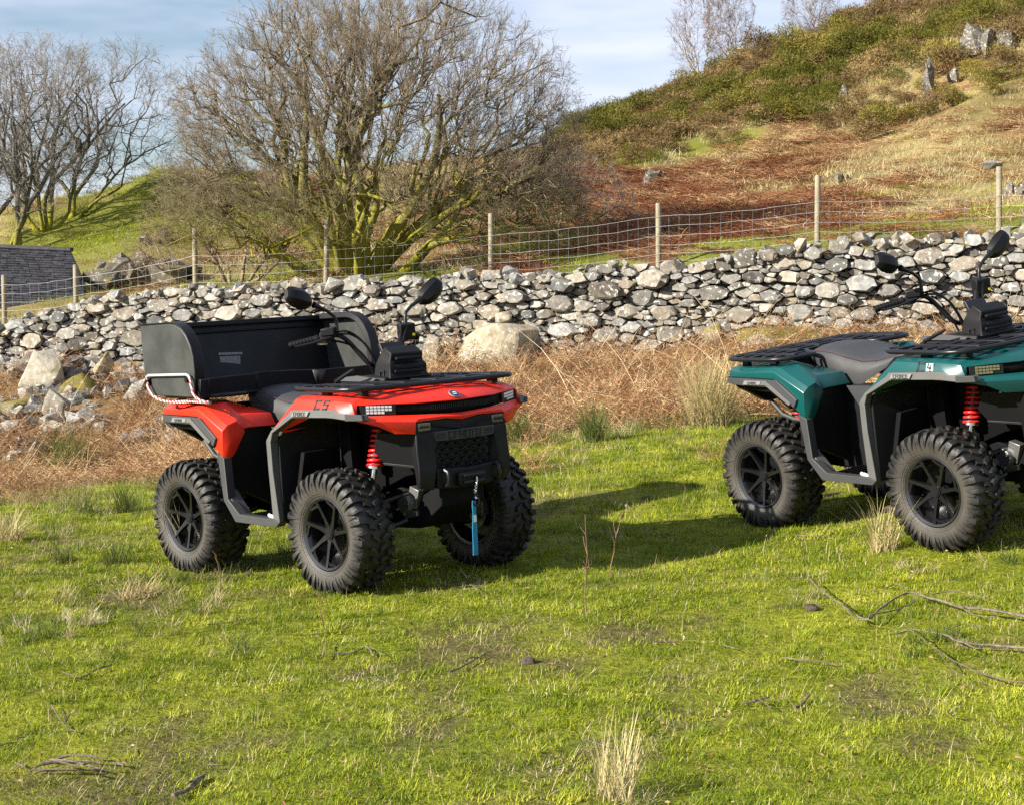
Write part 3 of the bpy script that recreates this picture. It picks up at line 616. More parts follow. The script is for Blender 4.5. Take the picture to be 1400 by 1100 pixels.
def rim_mesh(w):
    h = w/2; mb = MB()
    mb.lathe([(.181, -.83*h), (.183, -.88*h), (.176, -.90*h), (.170, -.84*h), (.160, -.70*h), (.152, -.45*h), (.148, .5*h), (.170, .86*h), (.182, .88*h)], sides=48)
    mb.disc((0, .10*h, 0), (0, 1, 0), .150, .012, 32)                       # rear web behind the spokes
    mb.disc((0, -.30*h, 0), (0, -1, 0), .058, .018, 24, .048)
    for i in range(7):
        a = 2*math.pi*i/7+.2; P = lambda r, da, y: (r*math.cos(a+da), y*h, r*math.sin(a+da))
        bar(mb, [P(.034, 0, -.46), P(.080, .02, -.56), P(.130, .05, -.66), P(.168, .06, -.76)], [.030, .018, .015, .020], [.034, .026, .022, .018])
        bar(mb, [P(.140, .05, -.67), P(.151, .20, -.70), P(.158, .42, -.72), P(.166, .50, -.74)], [.014, .013, .012, .010], [.02, .018, .016, .014])
    return mb.mesh('wheel', 30)
def hub_mesh(w):
    h = w/2; mb = MB()
    mb.disc((0, -.40*h, 0), (0, -1, 0), .034, .030, 20, .030); mb.disc((0, -.40*h-.03, 0), (0, -1, 0), .024, .004, 20, .022)
    for i in range(4):
        a = i*math.pi/2+.5; mb.disc((.045*math.cos(a), -.44*h, .045*math.sin(a)), (0, -1, 0), .008, .012, 6)
    return mb.mesh('hub_cap', 30)
TYRE = {w: tyre_mesh(w, int(w*1000)) for w in (.215, .245)}
RIM = {w: rim_mesh(w) for w in (.215, .245)}
HUB = {w: hub_mesh(w) for w in (.215, .245)}

def mirror_pt(p): return (p[0], -p[1], p[2])
def both(fn):
    """run a builder for the right side, then mirror"""
    a = MB(); fn(a); return a, a.flipped()

def make_quad(name, paint, led, number):
    root = empty(name)
    Y = lambda pts, y: [(x, y, z) for x, z in pts]
    # ---------------- painted front cowl: one moulded panel
    c = MB()
    A = [(.60, 0, .978), (.50, -.25, .986), (.452, -.520, .982)]
    B = [(.80, 0, .994), (.77, -.26, .992), (.74, -.518, .978)]
    B2 = [(.93, 0, .984), (.905, -.27, .980), (.835, -.508, .968)]
    Cc = [(.985, 0, .962), (.955, -.27, .962), (.868, -.508, .956)]
    D = [(1.037, 0, .929), (1.006, -.26, .932), (.893, -.518, .941)]
    rows = [A, B, B2, Cc, D]
    for r0, r1 in zip(rows, rows[1:]):
        for i in range(2): c.poly([r0[i], r0[i+1], r1[i+1], r1[i]])
    # raised shoulder above the side
    sideU = [(.453, -.552, .970), (.74, -.546, .964), (.835, -.536, .956), (.868, -.530, .950), (.893, -.518, .941)]
    inner = [r[2] for r in rows]
    for i in range(4): c.poly([inner[i], inner[i+1], sideU[i+1], sideU[i]])
    low = [(.415, -.572, .898), (.438, -.572, .917), (.785, -.571, .922), (.819, -.569, .908), (.900, -.540, .896), (.894, -.523, .893)]
    c.poly([sideU[0], sideU[1], low[2], low[1]]); c.poly([sideU[1], sideU[2], low[3], low[2]])
    c.poly([sideU[2], sideU[3], low[4], low[3]]); c.poly([sideU[3], sideU[4], low[5], low[4]])
    c.poly([sideU[0], low[1], low[0]]); c.poly([sideU[0], low[0], (.262, -.578, .812)])
    c.poly([sideU[0], (.262, -.578, .812), (.262, -.545, .815), inner[0]])
    c.mirror()
    part('front_cowl', c, paint, root, 30, .004, weld=True, solid=.006)
    # red underside seen through the arch
    a, b = both(lambda q: q.slab([(.275, -.560, .815), (.42, -.560, .880), (.52, -.52, .872), (.47, -.50, .832), (.29, -.52, .795)], (0, .03, .002)))
    part('fender_return', a, paint, root, 30, .003); part('fender_return', b, paint, root, 30, .003)
    # ---------------- painted lip under the lamp band
    c = MB()
    up = [(1.040, 0, .866), (1.036, -.13, .871), (1.018, -.26, .877), (.895, -.527, .891)]
    mid = [(1.060, 0, .850), (1.056, -.13, .858), (1.045, -.27, .858), (.905, -.540, .880)]
    lo = [(1.052, 0, .831), (1.053, -.10, .845), (1.047, -.287, .844), (.925, -.545, .868)]
    for r0, r1 in ((up, mid), (mid, lo)):
        for i in range(3): c.poly([r0[i], r0[i+1], r1[i+1], r1[i]])
    c.poly([lo[2], (1.050, -.297, .786), (1.000, -.385, .795), (.965, -.455, .835), lo[3]])
    c.poly([(1.050, -.297, .786), (1.000, -.385, .795), (.93, -.36, .800), (.985, -.285, .790)])
    c.mirror(); part('lower_cowl', c, paint, root, 30, .005, weld=True, solid=.006)
    # ---------------- lamp band
    c = MB(); ub = [(1.020, 0, .931), (.99, -.26, .934), (.880, -.512, .943)]; lb = [(1.024, 0, .864), (1.002, -.26, .875), (.882, -.518, .889)]
    for i in range(2): c.poly([ub[i], ub[i+1], lb[i+1], lb[i]])
    c.mirror(); part('lamp_band', c, m_blkd, root, 30, weld=True, solid=.01)
    ribs = MB()
    for i in range(-18, 19):
        y = i*.012; x = 1.026-.032*(abs(y)/.26)
        ribs.box((x, y, .905-abs(y)*.03), (.006, .005, .026))
    part('vent_grille', ribs, m_blks, root, None)
    for s in (-1, 1):
        hp = MB(); p0 = Vector((.968, -.345, .908)); p1 = Vector((.892, -.502, .917)); d = p1-p0; n = Vector((d.y, -d.x, 0)).normalized(); n = n if n.x > 0 else -n
        pc = (p0+p1)/2-n*.002
        hp.slab([p0+Vector((0, 0, .020)), p1+Vector((0, 0, .022)), p1-Vector((0, 0, .024)), p0-Vector((0, 0, .024))], n*.006)
        hp = hp if s < 0 else hp.flipped(); lamp = part('headlight', hp, m_print, root, 30, .001)
        cells = MB()
        for i in range(7):
            for j in range(3):
                if i < 2 and j == 2: continue
                cc = p0.lerp(p1, .16+i*.105)+Vector((0, 0, .014-j*.014))+n*.007
                cells.slab([cc+d.normalized()*a+Vector((0, 0, b)) for a, b in ((-.0072, -.005), (.0072, -.005), (.0072, .005), (-.0072, .005))], n*.003)
        cells = cells if s < 0 else cells.flipped(); part('lamp_cells', cells, led, lamp, None)
    # ---------------- badge
    bd = MB(); bn = Vector((.52, 0, .85)); bd.disc((1.004, 0, .9515), bn, .030, .007, 24); badge = part('badge', bd, m_plate, root, 30, .001)
    bd = MB(); bd.disc(Vector((1.004, 0, .9515))+bn.normalized()*.007, bn, .024, .0015, 24); part('badge_face', bd, m_navy, badge, 30)
    bm_ = MB(); cc = Vector((1.004, 0, .9515))+bn.normalized()*.0085; uu = Vector((-.85, 0, .52))
    for z0, y0, y1 in ((.007, -.012, .014), (-.007, -.014, .012)):
        bm_.slab([cc+Vector((0, y, 0))+uu*(z0+dz) for y, dz in ((y0, -.003), (y1, -.003), (y1-.004, .004), (y0+.004, .004))], bn.normalized()*.001)
    part('badge_mark', bm_, m_white, badge, None)
    # ---------------- front fog panel, bumper, grille
    fp = MB(); fp.slab([(1.044, -.286, .842), (1.047, -.10, .843), (1.046, 0, .829), (1.047, .10, .843), (1.044, .286, .842), (1.046, .292, .782), (1.05, .20, .776), (1.05, -.20, .776), (1.046, -.292, .782)], (-.05, 0, 0))
    fp.slab([(1.052, -.19, .835), (1.058, -.02, .795), (1.058, .02, .795), (1.052, .19, .835), (1.052, .19, .815), (1.058, 0, .783), (1.052, -.19, .815)], (-.02, 0, 0))
    part('fog_panel', fp, m_blk, root, 30, .003)
    for s in (-1, 1):
        fg = MB(); fg.slab([(1.050, s*.276, .836), (1.052, s*.200, .834), (1.052, s*.203, .796), (1.050, s*.276, .797)], (-.03, 0, 0)); fo = part('fog_light', fg, m_fog, root, 30, .004)
        fg = MB()
        for q in ((.276, .203, .8165, .003),): fg.slab([(1.0535, s*.268, .822), (1.0545, s*.210, .821), (1.0545, s*.212, .809), (1.0535, s*.268, .810)], (-.003, 0, 0))
        part('lens_bar', fg, m_blks, fo, None)
    bb = MB()
    bb.slab([(1.070, -.198, .788), (1.070, 0, .788), (1.070, .198, .788), (1.070, .192, .742), (1.070, .118, .738), (1.070, -.118, .738), (1.070, -.192, .742)], (-.03, 0, 0))
    part('bumper_bar', bb, m_bar, root, 30, .004)
    for s in (-1, 1):
        sl = MB(); sl.box((1.069, s*.155, .765), (.006, .052, .028)); part('bumper_slot', sl, m_print, root, 30)
    place_text('lettering', 'CFMOTO', .030, m_print, root, (1.0698, -.001, .7645), (0, 1, 0), (0, 0, 1), 1.35, .24)
    for s in (-1, 1):                                      # bumper uprights
        po = MB()
        R = [[(1.050, .296, .785), (1.070, .196, .788), (1.03, .19, .785), (.99, .285, .785)],
             [(1.052, .298, .70), (1.076, .200, .70), (1.03, .18, .70), (.98, .275, .70)],
             [(1.062, .300, .625), (1.088, .205, .62), (1.03, .17, .62), (.98, .265, .63)],
             [(1.062, .300, .575), (1.092, .222, .57), (1.03, .17, .57), (.98, .255, .58)],
             [(1.050, .292, .520), (1.078, .225, .510), (1.02, .17, .51), (.98, .25, .52)]]
        po.loft([[(x, s*y, z) for x, y, z in r] for r in R]); part('bumper_upright', po, m_blk, root, 25, .006)
    lb_ = MB(); lb_.slab([(1.088, -.205, .612), (1.094, 0, .600), (1.088, .205, .612), (1.088, .205, .515), (1.094, .10, .505), (1.094, -.10, .505), (1.088, -.205, .515)], (-.08, 0, 0))
    part('lower_bumper', lb_, m_blk, root, 30, .008)
    gr = MB(); gr.box((1.03, 0, .675), (.01, .38, .15)); part('grille_backing', gr, m_print, root, None)
    gr = MB()
    for r in range(5):
        for k in range(-3, 4):
            y = k*.060+(.030 if r % 2 else 0); z = .722-r*.026
            if abs(y) > .175: continue
            w = .028; hh = .011
            pts = [(1.046, y-w, z), (1.050, y-w*.45, z+hh), (1.050, y+w*.45, z+hh), (1.046, y+w, z), (1.050, y+w*.45, z-hh), (1.050, y-w*.45, z-hh)]
            for i in range(6): bar(gr, [pts[i], pts[(i+1) % 6]], .004, .010, (1, 0, 0))
    part('grille', gr, m_blk, root, None)
    for s in (-1, 1):                                      # tow hooks
        hk = MB(); hk.tube([(1.09, s*.165, .604), (1.118, s*.165, .592), (1.124, s*.165, .560), (1.116, s*.165, .530), (1.09, s*.165, .522)], .010, 8); part('tow_hook', hk, m_blks, root, 40)
    wf = MB(); wf.box((1.105, -.006, .548), (.03, .175, .066)); fl = part('winch_fairlead', wf, m_blk, root, 30, .010)
    wf = MB()
    for z in (.532, .564): wf.tube([(1.122, -.07, z), (1.122, .058, z)], .009, 10)
    part('fairlead_roller', wf, m_blks, fl, 40)
    wc = MB(); wc.tube([(1.10, .002, .550), (1.135, .002, .548), (1.142, -.004, .530), (1.142, -.010, .510)], .006, 8)
    for i in range(6): wc.tube([(1.135+.006*math.cos(i), -.012+.004*math.sin(i*2), .515-i*.012), (1.142-.004*math.cos(i*1.7), -.014, .505-i*.012)], .006, 6)
    hook = part('winch_hook', wc, m_chrome, root, 40)
    wc = MB(); wc.tube([(1.140, -.014, .475), (1.138, -.004, .455), (1.140, .004, .435), (1.140, -.004, .415), (1.140, -.018, .408), (1.140, -.030, .418), (1.140, -.036, .432)], .008, 8); part('hook_jaw', wc, m_blks, hook, 40)
    st = MB(); sp = [(1.141, -.030, .438), (1.144, -.033, .410), (1.143, -.032, .385), (1.140, -.033, .30), (1.141, -.035, .235), (1.139, -.036, .172)]
    bar(st, sp, [.020, .026, .020, .031, .031, .032], .003, (1, 0, 0)); stp = part('winch_strap', st, m_strap, root, 60)
    st = MB(); st.box((1.1435, -.031, .352), (.0015, .020, .034)); part('strap_label', st, m_white, stp, None)
    # ---------------- black structure: nose, splash panels, engine bay, belly
    for s in (-1, 1):
        sp = MB(); sp.slab([(1.035, s*.288, .782), (.84, s*.365, .795), (.80, s*.360, .700), (.835, s*.330, .640), (.98, s*.262, .625)], (0, -s*.03, 0)); part('splash_panel', sp, m_blk, root, 30, .004)
        sp = MB(); sp.slab([(.985, s*.262, .628), (.83, s*.335, .645), (.83, s*.325, .632), (.985, s*.252, .612)], (0, -s*.03, 0)); part('splash_edge_sheen', sp, m_trimd, root, 30, .003)  # paler grey strip painting the reflection along the panel's lower edge
    nb = MB(); nb.loft([[(.30, -.20, .36), (.30, .20, .36), (.30, .20, .95), (.30, -.20, .95)], [(.80, -.17, .56), (.80, .17, .56), (.84, .30, .93), (.84, -.30, .93)], [(1.0, -.17, .60), (1.0, .17, .60), (1.01, .26, .86), (1.01, -.26, .86)]]); part('nose_frame', nb, m_blkd, root, 30)
    nb = MB(); nb.loft([[(-.75, -.17, .33), (-.75, .17, .33), (-.75, .17, .62), (-.75, -.17, .62)], [(.30, -.17, .28), (.30, .17, .28), (.30, .17, .60), (.30, -.17, .60)], [(.86, -.15, .30), (.86, .15, .30), (.86, .12, .46), (.86, -.12, .46)], [(1.03, -.14, .42), (1.03, .14, .42), (1.03, .14, .53), (1.03, -.14, .53)]]); part('belly_frame', nb, m_blkd, root, 30, .006)
    nb = MB(); nb.slab([(.86, -.14, .335), (1.03, -.13, .43), (1.03, .13, .43), (.86, .14, .335), (.2, .19, .262), (.2, -.19, .262)], (0, 0, -.008)); part('skid_plate', nb, m_blkd, root, 30, .002)
    for s in (-1, 1):                                      # gear case seen beside the front wheel
        gc = MB(); gc.disc((.77, s*.10, .42), (0, s, 0), .060, .075, 16, .048); gc.box((.82, s*.125, .45), (.07, .05, .10), (0, .3, 0)); gc.box((.80, s*.13, .365), (.10, .05, .03), (0, -.2, 0))
        for i in range(5): gc.disc((.77+.05*math.cos(i*1.25), s*.17, .42+.05*math.sin(i*1.25)), (0, s, 0), .008, .016, 6)
        part('gear_case', gc, m_alloy, root, 30, .003)
    # inner liner of each front arch
    for s in (-1, 1):
        li = MB(); li.slab([(.40, s*.20, .90), (.50, s*.22, .90), (.52, s*.22, .50), (.40, s*.20, .45)], (0, s*.06, 0))
        li.slab([(.285, s*.535, .80), (.43, s*.53, .875), (.90, s*.50, .872), (.90, s*.22, .885), (.40, s*.20, .90), (.27, s*.22, .82)], (0, 0, .006))
        li.slab([(.40, s*.28, .70), (.42, s*.50, .70), (.36, s*.52, .40), (.34, s*.28, .40)], (-.03, 0, 0))
        part('arch_liner', li, m_blkd, root, 30, .004)
        li = MB(); li.slab([(-.90, s*.50, .862), (-.44, s*.53, .862), (-.29, s*.53, .75), (-.28, s*.23, .76), (-.44, s*.22, .868), (-.90, s*.22, .868)], (0, 0, .006))
        part('arch_liner', li, m_blkd, root, 30)
    # ---------------- grey trim and footwell frame
    for s in (-1, 1):
        S = lambda pts: [(x, s*abs(y), z) for x, y, z in pts]
        upE = [(.945, -.540, .897), (.90, -.552, .896), (.819, -.574, .909), (.785, -.578, .922), (.438, -.580, .917), (.415, -.580, .898), (.262, -.584, .812), (.214, -.584, .760)]
        loE = [(.955, -.535, .870), (.90, -.560, .868), (.774, -.580, .882), (.720, -.584, .884), (.455, -.584, .880), (.439, -.584, .876), (.276, -.588, .800), (.256, -.588, .748)]
        t = MB(); n = len(upE)
        ring = lambda i: S([upE[i], loE[i], (loE[i][0], loE[i][1]+.045, loE[i][2]), (upE[i][0], upE[i][1]+.045, upE[i][2])])
        t.loft([ring(i) for i in range(n)]); tr = part('arch_trim', t, m_trim, root, 25, .003)
        t = MB(); t.slab(S([(.955, -.543, .898), (.958, -.538, .869), (.865, -.574, .870), (.862, -.572, .902)]), (0, -s*.02, 0)); part('trim_end', t, m_trimd, tr, 25, .002)
        t = MB(); t.slab(S([(.60, -.5865, .914), (.465, -.5865, .912), (.450, -.5895, .888), (.585, -.5895, .889)]), (0, s*.003, 0)); pl = part('name_plate', t, m_plate, tr, 25, .001)
        me_loc = (.525, s*.5925, .901); place_text('plate_lettering', 'CFORCE', .017, m_trim, pl, me_loc, (-s, 0, 0), (0, 0, 1), 1.1, .13)
        # lower frame of the footwell
        inn = [(.214, -.584, .760), (.210, -.578, .610), (.216, -.572, .362), (-.085, -.574, .368), (-.188, -.570, .440), (-.206, -.568, .655)]
        out = [(.256, -.588, .748), (.253, -.582, .606), (.272, -.572, .350), (.243, -.574, .322), (-.122, -.576, .326), (-.226, -.572, .432), (-.268, -.566, .68)]
        t = MB()
        seq = [(inn[0], out[0]), (inn[1], out[1]), (inn[2], out[2])]
        rg = lambda a, b, dp: S([a, b, (b[0], b[1]+dp, b[2]), (a[0], a[1]+dp, a[2])])
        t.loft([rg(a, b, .05) for a, b in seq]); part('footwell_frame', t, m_trim, root, 25, .003)
        t = MB(); seq = [((.216, -.572, .362), (.272, -.572, .350)), ((.205, -.573, .362), (.243, -.574, .322)), ((-.085, -.574, .368), (-.122, -.576, .326)), ((-.188, -.570, .440), (-.226, -.572, .432)), ((-.206, -.568, .655), (-.268, -.566, .68))]
        t.loft([rg(a, b, .05) for a, b in seq]); part('footwell_sill', t, m_trimd, root, 25, .003)
        t = MB(); t.slab(S([(.25, -.56, .335), (-.10, -.56, .335), (-.10, -.22, .335), (.25, -.22, .335)]), (0, 0, .022)); fl = part('foot_floor', t, m_blkd, root, 30, .003)
        t = MB()
        for i in range(7): t.box((.20-i*.045, s*.42, .361), (.014, .22, .010))
        part('floor_tread', t, m_blkd, fl, None)
        if s < 0:
            t = MB()
            for i in range(3): t.box((.185-.02*i, s*.543, .366+.003*i), (.016, .012, .014), (.3*i, .4, .2))
            part('bolt_plate', t, m_white, fl, None)
        t = MB(); t.slab(S([(-.09, -.555, .352), (-.19, -.555, .445), (-.235, -.515, .500), (-.235, -.475, .480), (-.10, -.475, .352)]), (0, 0, -.02)); part('foot_ramp_lit', t, m_trim, root, 30, .006)  # ramp cut narrow in paler grey, its sunlit look put into the colour
        t = MB(); t.slab(S([(-.262, -.545, .50), (-.250, -.545, .70), (-.235, -.45, .80), (-.22, -.24, .82), (-.24, -.22, .36), (-.26, -.40, .45)]), (-.03, 0, 0)); part('footwell_rear', t, m_blk, root, 30, .004)
        t = MB(); t.slab(S([(.262, -.545, .35), (.255, -.545, .75), (.28, -.53, .80), (.36, -.24, .86), (.33, -.22, .35)]), (.012, 0, 0)); part('footwell_front', t, m_blk, root, 30, .004)
        t = MB(); t.slab(S([(-.30, -.225, .33), (.36, -.225, .33), (.40, -.22, .86), (.20, -.20, .95), (.12, -.20, .94), (-.02, -.225, .80), (-.20, -.235, .79), (-.30, -.235, .82)]), (0, -s*.05, 0)); part('side_panel', t, m_blk, root, 30, .006)
        t = MB(); t.slab(S([(-.17, -.285, .796), (.03, -.285, .798), (.21, -.42, .800), (.225, -.575, .765), (.214, -.575, .74), (-.03, -.31, .680), (-.06, -.300, .675)]), (0, -s*.02, -.004)); part('side_cover', t, m_trimd, root, 30, .004)
    # ---------------- rear fender
    c = MB()
    sd = [(-.86, -.510, .905), (-.656, -.556, .905), (-.437, -.560, .909), (-.218, -.560, .797), (-.225, -.562, .658)]
    sl = [(-.86, -.512, .870), (-.629, -.558, .874), (-.441, -.562, .869), (-.285, -.562, .760), (-.287, -.562, .703)]
    for i in range(4): c.poly([sd[i], sd[i+1], sl[i+1], sl[i]])
    bv = [(-.85, -.480, .924), (-.650, -.527, .925), (-.415, -.530, .930), (-.203, -.535, .826)]
    for i in range(3): c.poly([sd[i], sd[i+1], bv[i+1], bv[i]])
    c.poly([sd[3], sd[4], (-.200, -.520, .654), (-.196, -.494, .780), (-.198, -.515, .815), bv[3]])
    tp = [(-.85, -.26, .934), (-.65, -.26, .938), (-.36, -.44, .936), (-.200, -.480, .842)]
    for i in range(3): c.poly([bv[i], bv[i+1], tp[i+1], tp[i]])
    c.poly([bv[3], tp[3], (-.195, -.440, .800), (-.196, -.494, .780), (-.198, -.515, .815)])
    c.poly([(-.196, -.494, .780), (-.200, -.520, .654), (-.205, -.49, .68), (-.195, -.430, .785), (-.195, -.440, .800)])
    t2 = [(-.40, -.30, .900), (-.24, -.30, .872), (-.175, -.245, .803), (-.185, -.40, .806)]
    c.poly([tp[1], tp[2], (-.34, -.36, .895), (-.42, -.26, .900)])
    c.poly([tp[2], tp[3], (-.25, -.42, .872), (-.34, -.36, .895)])
    c.poly([tp[3], (-.195, -.440, .800), t2[3], (-.25, -.42, .872)])
    c.poly([(-.25, -.42, .872), t2[3], t2[2], (-.22, -.245, .868)]); c.poly([(-.34, -.36, .895), (-.25, -.42, .872), (-.22, -.245, .868), (-.42, -.245, .90)])
    rf, lf = c, c.flipped()
    part('rear_fender', rf, paint, root, 25, .005, weld=True, solid=.006); part('rear_fender', lf, paint, root, 25, .005, weld=True, solid=.006)
    for s in (-1, 1):
        S = lambda pts: [(x, s*abs(y), z) for x, y, z in pts]
        upE = [(-.895, -.500, .866), (-.80, -.545, .868), (-.66, -.572, .871), (-.405, -.576, .864), (-.262, -.574, .760)]
        loE = [(-.905, -.498, .838), (-.80, -.548, .833), (-.66, -.576, .831), (-.463, -.580, .828), (-.285, -.578, .715)]
        t = MB(); t.loft([S([a, b, (b[0], b[1]+.05, b[2]), (a[0], a[1]+.05, a[2])]) for a, b in zip(upE, loE)]); tr = part('rear_arch_trim', t, m_trimd, root, 25, .003)
        t = MB(); t.slab(S([(-.665, -.577, .864), (-.485, -.580, .862), (-.300, -.581, .742), (-.318, -.582, .730), (-.490, -.583, .838), (-.680, -.579, .836)]), (0, s*.003, 0)); part('trim_inlay', t, m_trim, tr, 25, .001)
        t = MB(); t.slab(S([(-.655, -.5815, .860), (-.52, -.584, .859), (-.53, -.5855, .841), (-.67, -.583, .840)]), (0, s*.0025, 0)); pl = part('name_plate', t, m_plate, tr, 25)
        place_text('plate_lettering', 'CFMOTO', .012, m_trim, pl, (-.595, s*.5875, .850), (-s, 0, 0), (0, 0, 1), 1.1, .13)
        t = MB(); t.slab(S([(-.83, -.52, .835), (-.46, -.55, .828), (-.33, -.55, .74), (-.36, -.54, .70), (-.50, -.54, .79), (-.80, -.50, .80)]), (0, -s*.10, 0)); part('mud_flap', t, m_blkd, root, 25, .006)
    rb = MB(); rb.slab([(-.87, -.50, .90), (-.87, .50, .90), (-.86, .46, .80), (-.84, .30, .70), (-.84, -.30, .70), (-.86, -.46, .80)], (.05, 0, 0)); part('tail_panel', rb, m_blk, root, 30, .006)
    for s in (-1, 1):
        t = MB(); t.slab([(-.885, s*.46, .885), (-.885, s*.28, .885), (-.883, s*.28, .845), (-.883, s*.44, .835)], (.02, 0, 0)); part('tail_light', t, m_ledred, root, 30, .003)
    hb = MB(); hb.tube([(-.70, -.36, .715), (-.68, -.36, .695), (-.61, -.36, .635), (-.52, -.36, .612), (-.40, -.34, .600)], .014, 8); part('heel_guard_tube', hb, m_trimd, root, 50)
    hb = MB(); hb.tube([(-.70, .36, .715), (-.68, .36, .695), (-.61, .36, .635), (-.52, .36, .612), (-.40, .34, .600)], .014, 8); part('heel_guard_tube', hb, m_trimd, root, 50)
    mf = MB(); mf.lathe([(.0, -.22), (.055, -.22), (.065, -.20), (.065, .20), (.055, .22), (0, .22)], (0, 0, 0), 16)
    mf.v = [(-.60+y*.9, .05-x, .60+z) for x, y, z in mf.v]; part('muffler', mf, m_blks, root, 40)
    # ---------------- seat
    st = [(-.56, .985, .15, .945), (-.50, 1.000, .185, .915), (-.42, 1.002, .205, .875), (-.33, .995, .215, .830), (-.25, .975, .215, .795), (-.12, .945, .205, .792), (-.02, .945, .185, .848), (.08, .968, .160, .905), (.16, .990, .14, .948), (.22, 1.0, .12, .975)]
    sm = MB(); rings = []
    for x, zt, hw, zb in st:
        r = []
        for k in range(-6, 7):
            a = k/6; y = hw*math.sin(a*math.pi/2*1.0) if False else hw*(1-(1-abs(a))**1.6)*(1 if a > 0 else -1) if abs(a) < .62 else hw*(1.0+.02*(abs(a)-.62))*(1 if a > 0 else -1)
            if abs(a) < .62:
                t_ = abs(a)/.62; y = hw*.97*t_*(1 if a > 0 else -1); z = zt-.022*t_**3-.004*t_
            else:
                t_ = (abs(a)-.62)/.38; y = hw*(.97+.07*math.sin(t_*math.pi*.75))*(1 if a > 0 else -1); z = (zt-.026)*(1-t_)+zb*t_
            r.append((x, y, z))
        rings.append(r)
    sm.loft(rings, cap=False, closed=False); sm.poly([tuple(p) for p in rings[0]]); sm.poly([tuple(p) for p in rings[-1]])
    seat = part('seat', sm, m_seat, root, 50, weld=True)
    pp = MB()
    for s in (-1, 1):
        pp.tube([(x, s*hw*.975, zt-.0265) for x, zt, hw, zb in st], .0016, 6)
        pp.tube([(-.44, s*.212, .955), (-.33, s*.222, .905), (-.23, s*.224, .845), (-.20, s*.220, .800)], .0010, 5)
    part('piping', pp, mat('dark red stitching', (.075, .02, .025), .6), seat, 60)
    # ---------------- racks
    def rack(nm, outline, z, xs, ys, tube_r=.0125):
        n = len(outline); t = MB(); P = [Vector((x, y, z)) for x, y in outline]; path = []
        for i in range(n):
            p0, p1, p2 = P[i-1], P[i], P[(i+1) % n]; a = p1+(p0-p1).normalized()*.045; b = p1+(p2-p1).normalized()*.045
            for q in (0, .25, .5, .75, 1): path.append(a*(1-q)**2+p1*2*q*(1-q)+b*q*q)
        path.append(path[0]); t.tube(path, tube_r, 8, cap=False)
        ro = part(nm, t, m_blks, root, 50)
        for x, y0, y1, w in xs:
            t = MB(); t.box((x, (y0+y1)/2, z+.002), (w, abs(y1-y0), .020)); part('rack_slat', t, m_blk, ro, 30, .004)
        for y, x0, x1, w in ys:
            t = MB(); t.box(((x0+x1)/2, y, z+.008), (abs(x1-x0), w, .018)); part('rack_rail', t, m_blk, ro, 30, .004)
        return ro
    fr = rack('front_rack', [(.885, -.50), (.905, -.30), (.905, .30), (.885, .50), (.80, .545), (.40, .515), (.30, .44), (.50, .24), (.56, .16), (.56, -.16), (.50, -.24), (.30, -.44), (.40, -.515), (.80, -.545)], 1.014,
              [(.84, -.49, .49, .035), (.76, -.50, .50, .035), (.68, -.50, .50, .035), (.60, -.48, .48, .03), (.50, -.48, -.27, .03), (.50, .27, .48, .03), (.41, -.48, -.36, .03), (.41, .36, .48, .03)],
              [(-.38, .46, .88, .04), (-.20, .56, .89, .04), (0, .58, .89, .04), (.20, .56, .89, .04), (.38, .46, .88, .04)])
    for y in (-.47, .47):
        for bx in ((.60, y, .994), (.82, y*.9, .992)): t = MB(); t.box(bx, (.055, .03, .03)); part('rack_bracket', t, m_blk, fr, 30, .003)
    rr = rack('rear_rack', [(-.90, -.40), (-.90, .40), (-.86, .50), (-.74, .53), (-.46, .53), (-.38, .46), (-.40, .26), (-.55, .20), (-.60, .12), (-.60, -.12), (-.55, -.20), (-.40, -.26), (-.38, -.46), (-.46, -.53), (-.74, -.53), (-.86, -.50)], .972,
              [(-.84, -.48, .48, .035), (-.76, -.50, .50, .035), (-.68, -.50, .50, .035), (-.59, -.49, .49, .03), (-.50, -.48, -.26, .03), (-.50, .26, .48, .03), (-.43, -.46, -.29, .025), (-.43, .29, .46, .025)],
              [(-.40, -.88, -.41, .04), (-.22, -.88, -.57, .04), (0, -.88, -.62, .04), (.22, -.88, -.57, .04), (.40, -.88, -.41, .04)])
    for y in (-.44, .44):
        for bx in ((-.55, y, .950), (-.78, y, .950)): t = MB(); t.box(bx, (.05, .03, .05)); part('rack_bracket', t, m_blk, rr, 30, .003)
    # ---------------- console, pod, handlebar
    t = MB(); t.loft([[(.22, -.13, .93), (.22, .13, .93), (.22, .11, .995), (.22, -.11, .995)], [(.32, -.19, .93), (.32, .19, .93), (.32, .165, 1.035), (.32, -.165, 1.035)], [(.50, -.21, .95), (.50, .21, .95), (.50, .165, 1.056), (.50, -.165, 1.056)], [(.66, -.19, .96), (.66, .19, .96), (.66, .15, 1.045), (.66, -.15, 1.045)]]); con = part('console', t, m_blk, root, 25, .006)
    t = MB()
    for s in (-1, 1): t.slab([(.30, s*.178, 1.030), (.61, s*.192, 1.028), (.625, s*.175, 1.044), (.47, s*.176, 1.058), (.305, s*.172, 1.046)], (0, s*.006, -.002))
    part('console_panel', t, m_trimd, con, 25, .002)
    t = MB(); t.loft([[(.52, -.115, 1.040), (.68, -.135, 1.036), (.68, .135, 1.036), (.52, .115, 1.040)], [(.535, -.113, 1.10), (.665, -.122, 1.055), (.665, .122, 1.055), (.535, .113, 1.10)], [(.545, -.110, 1.125), (.667, -.120, 1.100), (.667, .120, 1.100), (.545, .110, 1.125)], [(.57, -.105, 1.16), (.652, -.108, 1.118), (.652, .108, 1.118), (.57, .105, 1.16)], [(.60, -.100, 1.197), (.660, -.103, 1.162), (.660, .103, 1.162), (.60, .100, 1.197)]]); pod = part('headlamp_pod', t, m_blk, root, 25, .006)
    t = MB()
